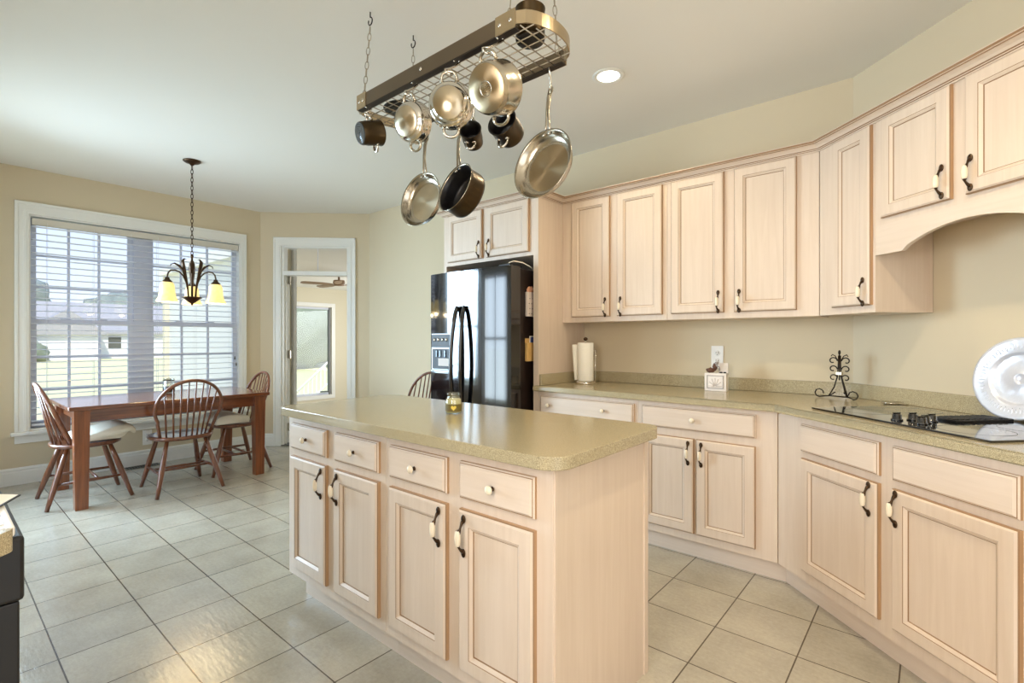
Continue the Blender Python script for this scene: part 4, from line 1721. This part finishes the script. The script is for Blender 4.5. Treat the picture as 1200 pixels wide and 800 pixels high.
# ------------------------------------------------------------------ windsor chairs
def make_chair(label):
    c = thing('windsor_chair', label, 'chair', group='dark bow-back windsor chairs')
    # seat: saddle-shaped
    b = MB()
    n = 40
    out = []
    for k in range(n):
        a = 2 * PI * k / n
        x = math.copysign(abs(math.cos(a)) ** 0.75, math.cos(a)) * 0.232
        y = math.copysign(abs(math.sin(a)) ** 0.80, math.sin(a)) * 0.215
        if y > 0:
            x *= 1 - 0.10 * (y / 0.215)
        out.append((x, y))
    levels = [(0.90, 0.420), (0.985, 0.430), (1.0, 0.440), (0.985, 0.450), (0.95, 0.4535)]
    rings = [[b.bm.verts.new((x * s_, y * s_, z)) for x, y in out] for s_, z in levels]
    for s_, dz in ((0.75, -0.006), (0.45, -0.011), (0.2, -0.012)):
        rings.append([b.bm.verts.new((x * s_, y * s_, 0.4535 + dz)) for x, y in out])
    fs = []
    for A, B in zip(rings[:-1], rings[1:]):
        for k in range(n):
            k2 = (k + 1) % n
            fs.append(b.bm.faces.new((A[k], A[k2], B[k2], B[k])))
    fs.append(b.bm.faces.new(rings[0][::-1]))
    fs.append(b.bm.faces.new(rings[-1]))
    b._fin(fs, CHAIRW, True)
    b.build('seat', c)
    legs = {}
    for sx in (-1, 1):
        for sy in (-1, 1):
            t0 = Vector((sx * 0.135, sy * 0.125, 0.425))
            t1 = Vector((sx * (0.220 if sy < 0 else 0.235), sy * 0.252, 0.002))
            legs[(sx, sy)] = (t0, t1)
            b = MB()
            b.tube([t0, t0.lerp(t1, 0.25), t0.lerp(t1, 0.55), t0.lerp(t1, 0.8), t1], [0.014, 0.018, 0.021, 0.017, 0.0135], CHAIRW, 12)
            b.build('leg', c)
    mids = []
    for sx in (-1, 1):
        a = legs[(sx, -1)][0].lerp(legs[(sx, -1)][1], 0.60)
        d = legs[(sx, 1)][0].lerp(legs[(sx, 1)][1], 0.60)
        b = MB()
        b.tube([a, a.lerp(d, 0.5), d], [0.009, 0.0125, 0.009], CHAIRW, 10)
        b.build('stretcher', c)
        mids.append((a, d))
    for t in (0.38, 0.62):
        a = mids[0][0].lerp(mids[0][1], t)
        d = mids[1][0].lerp(mids[1][1], t)
        b = MB()
        b.tube([a, a.lerp(d, 0.5), d], [0.008, 0.011, 0.008], CHAIRW, 10)
        b.build('stretcher', c)

    # bow back, leaning
    def bow(t):
        """t 0..1 around the hoop; returns point"""
        a = PI * (1.16 - 1.32 * t)
        x = 0.236 * math.cos(a)
        z = 0.690 + 0.218 * math.sin(a)
        return x, z

    def back(x, z):
        return Vector((x, 0.105 + (z - 0.45) * 0.40, z))
    pts = [back(-0.178, 0.448), back(-0.190, 0.50), back(-0.205, 0.56)]
    pts += [back(*bow(k / 30)) for k in range(31)]
    pts += [back(0.205, 0.56), back(0.190, 0.50), back(0.178, 0.448)]
    b = MB()
    b.tube(pts, 0.0125, CHAIRW, 10, flat=1.15)
    b.build('back_bow', c)
    for k in range(8):
        f_ = (k - 3.5) / 3.5
        xb, xt = 0.138 * f_, 0.186 * f_
        # height of the bow above xt
        zt = 0.690 + 0.218 * math.sqrt(max(0.0, 1 - (xt / 0.236) ** 2))
        p0, p1 = back(xb, 0.445), back(xt, zt)
        p0.y = 0.192 - 0.075 * f_ * f_
        b = MB()
        b.tube([p0, p0.lerp(p1, 0.35), p1], [0.0062, 0.0075, 0.0052], CHAIRW, 8)
        b.build('spindle', c)
    return c


chA = make_chair('dark windsor chair in front of the table with its back to the kitchen, bare seat')
chA.location = (-4.815, 1.392, 0)
chA.rotation_euler = (0, 0, -PI / 2)
GR = 'dark bow-back windsor chairs'
copy_thing(chA, (-5.075, 0.815, 0), PI, 'dark windsor chair at the left end of the table with a cream cushion', GR)
copy_thing(chA, (-5.125, 1.915, 0), 0, 'dark windsor chair at the right end of the table near the doorway', GR)
copy_thing(chA, (-3.775, 2.945, 0), 0, 'dark windsor chair against the wall beside the black fridge', GR)


def cushion(name, prof, hw, label, loc, rz):
    """prof: closed side outline (y, z); swept over the width with rounded shoulders"""
    b = MB()
    xs = [(-1, 0.80), (-0.96, 0.94), (-0.88, 1.0), (0, 1.0), (0.88, 1.0), (0.96, 0.94), (1, 0.80)]
    cy = sum(p[0] for p in prof) / len(prof)
    cz = sum(p[1] for p in prof) / len(prof)
    rings = [[b.bm.verts.new((x * hw, cy + (y - cy) * (1 - (1 - s_) * 0.3), max(0.0015, cz + (z - cz) * s_))) for y, z in prof] for x, s_ in xs]
    fs = []
    n = len(prof)
    for A, B in zip(rings[:-1], rings[1:]):
        for k in range(n):
            k2 = (k + 1) % n
            fs.append(b.bm.faces.new((A[k], A[k2], B[k2], B[k])))
    fs.append(b.bm.faces.new(rings[0]))
    fs.append(b.bm.faces.new(rings[-1][::-1]))
    b._fin(fs, CREAM, True)
    o = b.build(name, loc=loc, rot=(0, 0, rz))
    return tag(o, label, 'cushion', 'cream chair cushions')


pA = [(0.080, 0.002), (0.086, 0.03), (0.078, 0.05), (0.03, 0.052), (-0.02, 0.062), (-0.09, 0.088), (-0.16, 0.110), (-0.22, 0.112), (-0.265, 0.096), (-0.285, 0.065), (-0.285, 0.035), (-0.270, 0.032), (-0.255, 0.055), (-0.235, 0.050), (-0.21, 0.020), (-0.18, 0.004), (0, 0.0015)]
cushion('chair_cushion', pA, 0.19, 'cream foam cushion with an upturned front edge on the left chair', (-5.075, 0.815, 0.4545), PI)
pB = [(0.080, 0.002), (0.086, 0.03), (0.078, 0.06), (0.03, 0.078), (-0.03, 0.090), (-0.10, 0.092), (-0.17, 0.080), (-0.205, 0.055), (-0.21, 0.02), (-0.20, 0.004), (0, 0.0015)]
cushion('chair_cushion', pB, 0.20, 'cream block cushion on the chair nearest the doorway', (-5.125, 1.905, 0.4545), 0)

# floor register
fr = thing('floor_register', 'grey slotted floor vent below the dining window', 'vent', (-5.87, 1.37, 0), 0)
b = MB()
b.box(-0.055, 0.055, -0.14, 0.14, 0.0005, 0.006, VENT, 0.002)
for k in range(12):
    b.box(-0.04, 0.04, -0.125 + 0.0215 * k, -0.115 + 0.0215 * k, 0.006, 0.0075, SLOT)
b.build('grille', fr)

# ------------------------------------------------------------------ pot rack
RZ_0, RZ_1 = 2.262, 2.322
pr_ = thing('pot_rack', 'bronze and steel hanging pot rack with wire grid above the island', 'pot rack', (0, 0, 0))
RX0, RX1, RY0, RY1 = -1.962, -1.045, 1.25, 1.545
for y, nm in ((RY0, 'rail'), (RY1, 'rail')):
    b = MB()
    s_ = -1 if y == RY0 else 1
    b.box(RX0, RX1, min(y, y - s_ * 0.004), max(y, y - s_ * 0.004), RZ_0, RZ_1, RAIL, 0.001, 1)
    b.box(RX0, RX1, min(y, y - s_ * 0.026), max(y, y - s_ * 0.026), RZ_0 - 0.003, RZ_0 + 0.002, RACKDK)
    for x0, x1 in ((RX0 - 0.002, RX0 + 0.065), (RX1 - 0.085, RX1 + 0.002)):
        b.box(x0, x1, min(y + s_ * 0.003, y), max(y + s_ * 0.003, y), RZ_0 - 0.002, RZ_1 + 0.002, RAILB)
        for xx in (x0 + 0.02, x1 - 0.02):
            b.ellipsoid((xx, y + s_ * 0.003, (RZ_0 + RZ_1) / 2), 0.007, 0.004, 0.007, CHROME, 10, 6)
    b.ellipsoid(((RX0 + RX1) / 2 - 0.02, y + s_ * 0.001, (RZ_0 + RZ_1) / 2), 0.007, 0.004, 0.007, CHROME, 10, 6)
    b.build('rail', pr_)
for sx, xe in ((-1, RX0), (1, RX1)):
    b = MB()
    ym, hw = (RY0 + RY1) / 2, (RY1 - RY0) / 2 - 0.004
    n = 18
    outer, inner = [], []
    for k in range(n + 1):
        t = -1 + 2 * k / n
        sag = 0.085 * math.sqrt(max(0, 1 - t * t * 0.98)) - 0.012
        outer.append((xe + sx * sag, ym + hw * t))
        inner.append((xe + sx * (sag - 0.004), ym + (hw - 0.003) * t))
    for k in range(n):
        q = [outer[k], outer[k + 1], inner[k + 1], inner[k]]
        b.prism([(p[0], p[1], RZ_0 + 0.012) for p in q], [(p[0], p[1], RZ_1 - 0.004) for p in q], RAILB)
    b.build('end_bow', pr_)
b = MB()
gz = RZ_0 + 0.006
x = RX0 + 0.02
while x < RX1 - 0.01:
    b.tube([(x, RY0 + 0.006, gz), (x, RY1 - 0.006, gz)], 0.0024, WIRE, 6)
    x += 0.045
for xx in (RX1 + 0.012, RX1 + 0.042, RX0 - 0.012, RX0 - 0.040):
    q_ = 0.012 if abs(xx - (RX0 + RX1) / 2) < 0.48 else 0.06
    b.tube([(xx, RY0 + q_, gz), (xx, RY1 - q_, gz)], 0.0024, WIRE, 6)
for k in range(1, 7):
    y = RY0 + (RY1 - RY0) * k / 7
    ex = 0.066 * math.sqrt(max(0, 1 - ((k - 3.5) / 3.5) ** 2))
    b.tube([(RX0 - ex, y, gz + 0.004), (RX1 + ex, y, gz + 0.004)], 0.0024, WIRE, 6)
b.build('wire_grid', pr_)
for x, xt, y in ((-1.93, -1.938, 1.30), (-1.93, -1.928, 1.535), (-1.08, -1.08, 1.30), (-1.075, -1.075, 1.50)):
    yy = 1.262 if y < 1.4 else 1.533
    b = MB()
    chain(b, (xt, y, CEILZ - 0.065), (x, yy, RZ_1 - 0.012), WIRE, 0.040, 0.0018, 0.0075)
    cx = b.build('chain', pr_)
    b = MB()
    b.tube([(xt, y, CEILZ - 0.0005), (xt, y, CEILZ - 0.025)] + [(xt + 0.015 * math.sin(t), y, CEILZ - 0.042 + 0.017 * math.cos(t)) for t in [0.2 + k * 0.5 for k in range(11)]], 0.0028, RACKDK, 6)
    b.build('ceiling_hook', pr_)


# ------------------------------------------------------------------ pots and pans
def frame(center, az, el, roll=0.0):
    """matrix whose -y axis points along (az, el) in degrees, z up"""
    az, el = math.radians(az), math.radians(el)
    n = Vector((math.cos(el) * math.cos(az), math.cos(el) * math.sin(az), math.sin(el)))
    up = (Vector((0, 0, 1)) - n * n.z).normalized()
    x = (-n).cross(up)
    M = Matrix((x, -n, up)).transposed().to_4x4()
    M = M @ Matrix.Rotation(roll, 4, 'Y')
    M.translation = Vector(center)
    return M


def s_hook(top, bottom, label, ydir):
    """S hook: catches the rail lip at top, holds a handle at bottom"""
    t, bt = Vector(top), Vector(bottom)
    d = (bt - t)
    L = d.length
    pts = []
    r1, r2 = 0.011, 0.014
    w = Vector((0.55, ydir * 0.83, 0))
    for k in range(8):
        a = PI * 0.95 - k * PI / 7
        pts.append(t + w * (r1 * math.cos(a) + 0.0) + Vector((0, 0, r1 * math.sin(a))))
    mid0 = t + w * r1 * 0.8
    pts.append(t.lerp(bt, 0.4) + w * r1 * 0.4)
    pts.append(t.lerp(bt, 0.7) - w * r2 * 0.6)
    for k in range(8):
        a = PI + k * PI * 0.95 / 7
        pts.append(bt + w * (r2 * math.cos(a)) + Vector((0, 0, r2 * math.sin(a) + r2 * 0.6)))
    b = MB()
    b.tube(pts, 0.0042, CHROME, 8)
    o = b.build('s_hook')
    tag(o, label, 'hook', 'steel hooks on the pot rack')
    return o


def loop_handle(b, R, y, z0, sgn, w, h, m, r=0.0055):
    """closed loop handle standing off the wall of a pot in the z direction"""
    pts = [(-w, y, sgn * (z0 - 0.004))]
    for k in range(13):
        a = PI - PI * k / 12
        pts.append((w * math.cos(a), y - 0.003, sgn * (z0 + 0.010 + h * math.sin(a))))
    pts.append((w, y, sgn * (z0 - 0.004)))
    b.tube(pts, r, m, 8)


def pot(name, label, cat, Mx, Rb, R, L, side, base, inner, handle_m, hw=0.030, hh=0.030, hy=0.3, group=None, emblem=False, rings=False, second=True):
    """base looks to -y at y=0, opening at y=L; loop handles at +-z"""
    p = thing(name, label, cat, matrix=Mx, group=group)
    b = MB()
    t = 0.003
    prof = [(0, 0), (Rb * 0.97, 0), (Rb, 0.002), (Rb, 0.006), (Rb + (R - Rb) * 0.5, 0.010), (R - 0.003, 0.020), (R, 0.032), (R, L - 0.004), (R + 0.004, L), (R + 0.003, L + 0.002), (R - t, L - 0.002), (R - t, 0.034), (R - t - 0.004, 0.022), (Rb - 0.004, 0.011), (0, 0.010)]
    ms = [base, base, side, side, side, side, side, side, side, inner, inner, inner, inner, inner]
    b.lathe(prof, side, 48, axis='y', ms=ms)
    if emblem:
        for rr in (0.022, 0.0235):
            b.lathe([(rr - 0.0006, -0.0002), (rr - 0.0006, -0.0008), (rr + 0.0006, -0.0008), (rr + 0.0006, -0.0002)], CHROME, 36, axis='y')
        for k in range(5):
            zz = -0.012 + 0.006 * k
            wd = math.sqrt(0.018 ** 2 - zz * zz)
            b.box(-wd, wd, -0.0008, -0.0002, zz - 0.001, zz + 0.001, CHROME)
    if rings:
        for k in range(5):
            rr = 0.010 + 0.008 * k
            b.lathe([(rr - 0.002, -0.0002), (rr - 0.002, -0.001), (rr + 0.002, -0.001), (rr + 0.002, -0.0002)], VENT, 36, axis='y')
    b.build('body', p)
    ymid = L * (1 - hy)
    for sg in ((1, -1) if second else (1,)):
        b = MB()
        loop_handle(b, R, ymid, R, sg, hw, hh, handle_m)
        for sx in (-1, 1):
            b.ellipsoid((sx * hw, ymid, sg * (R + 0.001)), 0.009, 0.007, 0.003, handle_m, 10, 6)
        b.build('handle', p)
    top = Mx @ Vector((0, ymid, R + hh + 0.008))
    return top


def pan(name, label, cat, Mx, R, Rb, D, L, side, inner, floor_m, group=None):
    """opening looks to -y at y=0, base at y=D; long handle up +z"""
    p = thing(name, label, cat, matrix=Mx, group=group)
    b = MB()
    t = 0.003
    prof = [(0, D), (Rb, D), (Rb + (R - Rb) * 0.55, D * 0.86), (R - 0.006, D * 0.35), (R - 0.002, 0.006), (R + 0.004, 0.0), (R + 0.003, -0.002), (R - t, 0.004), (R - 0.006 - t, D * 0.35), (Rb + (R - Rb) * 0.5 - t, D * 0.80), (Rb - t, D - 0.004), (0, D - 0.004)]
    ms = [side] * 5 + [STEEL] * 2 + [inner, inner, inner, floor_m]
    b.lathe(prof, side, 56, axis='y', ms=ms)
    b.build('body', p)
    b = MB()
    for sx in (-1, 1):
        b.tube([(sx * 0.012, 0.012, R - 0.012), (sx * 0.008, 0.006, R + 0.03), (sx * 0.0045, -0.004, R + L * 0.4), (sx * 0.006, -0.008, R + L * 0.75), (sx * 0.007, -0.004, R + L * 0.93)], 0.0042, STEEL, 8)
    b.tube([(0.009 * math.sin(a), -0.003, R + L * 0.94 + 0.014 * math.cos(a)) for a in [2 * PI * k / 16 for k in range(16)]], 0.0036, STEEL, 7, closed=True)
    for k, (sx, zz) in enumerate(((-0.014, R - 0.012), (0.014, R - 0.012))):
        b.ellipsoid((sx, 0.006, zz), 0.005, 0.004, 0.005, CHROME, 8, 6)
    b.build('handle', p)
    return Mx @ Vector((0, -0.003, R + L * 0.94 + 0.012))


def hang(top, y_rail, label):
    yr = RY0 + 0.014 if y_rail == 'front' else RY1 - 0.014
    s_hook((top.x, yr, RZ_0 - 0.006), (top.x, top.y, top.z), label, 1 if y_rail == 'front' else -1)


G1 = 'pots and pans hanging from the rack'
tp = pot('saucepan', 'smallest bronze pot with ringed base, at the left end of the rack', 'pot', frame((-1.905, 1.225, 2.135), 260, -16), 0.047, 0.052, 0.095, ANOD, DISPL, NONSTICK, CHROME, 0.017, 0.018, 0.35, G1, rings=True)
hang(tp, 'front', 'steel hook holding the smallest bronze pot')
tp = pot('casserole_pan', 'small shiny steel pan, base to the room, second from the left of the rack', 'pot', frame((-1.575, 1.215, 2.092), 279, -13), 0.057, 0.077, 0.062, CHROME, SPUN, CHROME, STEEL, 0.026, 0.021, 0.3, G1)
hang(tp, 'front', 'steel hook holding the small shiny steel pan')
tp = pot('casserole_pan', 'middle shiny steel pan with plain disc base and two loops', 'pot', frame((-1.327, 1.213, 2.088), 304, -11), 0.057, 0.080, 0.052, CHROME, SPUN, CHROME, STEEL, 0.028, 0.022, 0.3, G1)
hang(tp, 'front', 'steel hook holding the middle shiny steel pan')
tp = pot('stock_pot', 'largest warm steel pot with a round emblem on its base', 'pot', frame((-1.122, 1.192, 2.062), 272, -22), 0.075, 0.085, 0.085, STEEL, SPUNW, CHROME, STEEL, 0.031, 0.020, 0.4, G1, emblem=True)
hang(tp, 'front', 'steel hook holding the largest steel pot with emblem')
tp = pan('frying_pan', 'round steel frying pan hanging lowest at the left, by its long handle', 'pan', frame((-1.836, 1.50, 1.895), 273, 9), 0.127, 0.092, 0.042, 0.185, STEEL, STEEL, SPUN, G1)
hang(tp, 'back', 'steel hook holding the left frying pan')
tp = pan('saute_pan', 'deep dark pan with long handle hanging between the two steel frying pans', 'pan', frame((-1.557, 1.46, 1.887), 262, 18, -0.26), 0.108, 0.100, 0.085, 0.20, ANOD, NONSTICK, NONSTICK, G1)
hang(tp, 'back', 'steel hook holding the deep dark pan')
tp = pan('frying_pan', 'large steel frying pan hanging at the right end of the rack', 'pan', frame((-1.112, 1.485, 1.893), 267, 11), 0.132, 0.096, 0.042, 0.175, STEEL, STEEL, SPUNW, G1)
hang(tp, 'back', 'steel hook holding the right frying pan')
# small dark pots whose openings face the room: base turned away
tp = pot('saucepan', 'small dark pot with open rim behind the middle steel pan', 'pot', frame(Vector((-1.480, 1.476, 2.116)) - Vector((0.50, -0.79, 0.35)) * 0.084, 123, -21), 0.040, 0.044, 0.084, ANOD, NONSTICK, NONSTICK, CHROME, 0.016, 0.022, 0.3, G1)
hang(tp, 'back', 'steel hook holding the small dark open pot')
tp = pot('saucepan', 'dark open pot partly hidden behind the largest steel pot', 'pot', frame(Vector((-1.345, 1.525, 2.128)) - Vector((0.20, -0.93, 0.32)) * 0.095, 102, -18), 0.056, 0.061, 0.095, ANOD, NONSTICK, NONSTICK, CHROME, 0.020, 0.026, 0.3, G1)
hang(tp, 'back', 'steel hook holding the dark pot behind the largest pot')

# things lying on the rack
p = thing('saucepan', 'dark pot standing on top of the rack at its right end', 'pot', (-1.072, 1.365, RZ_0 + 0.0128))
b = MB()
b.lathe([(0, 0), (0.046, 0), (0.050, 0.004), (0.051, 0.012), (0.051, 0.110), (0.053, 0.113), (0.050, 0.115), (0.048, 0.109), (0.048, 0.006), (0, 0.005)], ANOD, 40, ms=[NONSTICK, NONSTICK, ANOD, ANOD, ANOD, ANOD, ANOD, NONSTICK, NONSTICK])
b.build('body', p)
b = MB()
b.tube([(0.02 * math.cos(PI - PI * k / 10), 0, 0) for k in range(2)] + [(0.022 * math.cos(a), -0.050 - 0.022 * math.sin(a), 0.035) for a in [PI - PI * k / 10 for k in range(11)]], 0.0036, CHROME, 7) if False else b.tube([(0.022 * math.cos(a), -0.049 - 0.024 * math.sin(a), 0.035) for a in [PI - PI * k / 12 for k in range(13)]], 0.0036, CHROME, 7)
b.build('handle', p)
p = thing('pan_lid', 'dark round lid lying on the rack grid at its left end', 'lid', (-1.83, 1.40, RZ_0 + 0.0128))
b = MB()
b.lathe([(0, 0.0), (0.085, 0.0), (0.088, 0.003), (0.080, 0.010), (0.04, 0.022), (0, 0.025)], NONSTICK, 40)
b.build('body', p)
b = MB()
b.lathe([(0.006, 0.024), (0.006, 0.036), (0.016, 0.042), (0.014, 0.050), (0, 0.052)], CHROME, 18)
b.build('knob', p)

# ------------------------------------------------------------------ counter and range at the left edge
fu = Vector((0.70, -0.714))
pk = Vector((-1.205, 0.098))
top = MB()
q0 = pk
q1 = pk + fu * 0.78
nn = Vector((-0.714, -0.70))
front = arc(pk.x - 0.004, pk.y - 0.022, 0.022, PI / 2 + 0.1, 0.75, 6)
top.poly_prism([(-1.225, -0.515)] + [(-1.225, 0.094)] + front + [tuple(q1), tuple(q1 + nn * 0.36), (-1.195, -0.51)], 0.876, 0.914, COUNTER, 0.012, 4)
tag(top.build('side_worktop'), 'tan rounded worktop corner at the lower left edge of the picture', 'worktop')
r = thing('side_cabinet', 'pale angled cabinet under the worktop corner at the left edge', 'cabinet', (pk.x - 0.005, pk.y - 0.045, 0), math.atan2(fu.y, fu.x))
b = MB()
b.poly_prism([(0, 0), (0.72, 0), (0.72, -0.28), (0.38, -0.28)], 0.105, 0.874, WOOD)
b.build('body', r)
b = MB()
b.poly_prism([(0.02, -0.055), (0.70, -0.055), (0.70, -0.27), (0.38, -0.27)], 0, 0.105, WOODX)
b.build('toe_kick', r)

rg = thing('kitchen_range', 'black range with pale glossy top at the lower left edge of the picture', 'range', (-1.232, 0.085, 0))
b = MB()
b.box(-0.76, 0, -0.59, -0.012, 0.02, 0.890, BLACKM, 0.002)
b.build('body', rg)
b = MB()
b.box(-0.76, 0.0, -0.59, 0.018, 0.8905, 0.910, OUTLET, 0.004)
b.box(-0.742, -0.018, -0.57, 0.006, 0.9102, 0.9125, SILVER, 0.001)
b.build('cooking_surface', rg)
b = MB()
b.box(-0.76, 0.0, -0.012, 0.030, 0.775, 0.889, BLACKM, 0.006)
b.build('control_panel', rg)
b = MB()
b.box(-0.755, -0.003, -0.011, 0.024, 0.20, 0.774, BLACKM, 0.003)
b.box(-0.70, -0.10, 0.0235, 0.0275, 0.28, 0.66, BLACK, 0.002)
b.build('oven_door', rg)
b = MB()
b.box(-0.755, -0.003, -0.011, 0.022, 0.03, 0.199, BLACKM, 0.003)
b.build('drawer', rg)
b = MB()
pts = [(-1.50, 0.09), (-1.448, 0.128), (-1.36, 0.085), (-1.40, -0.08), (-1.58, -0.02)]
b.poly_prism(pts, 0.9135, 0.9155, PAPER)
b.prism([(x, y, 0.9130) for x, y in ((-1.448, 0.129), (-1.36, 0.086), (-1.362, 0.084), (-1.449, 0.126))], [(x, y, 0.9160) for x, y in ((-1.448, 0.129), (-1.36, 0.086), (-1.362, 0.084), (-1.449, 0.126))], SHEETDK)
tag(b.build('paper_sheet'), 'white sheet with a dark edge sticking out over the range top, far left', 'paper')
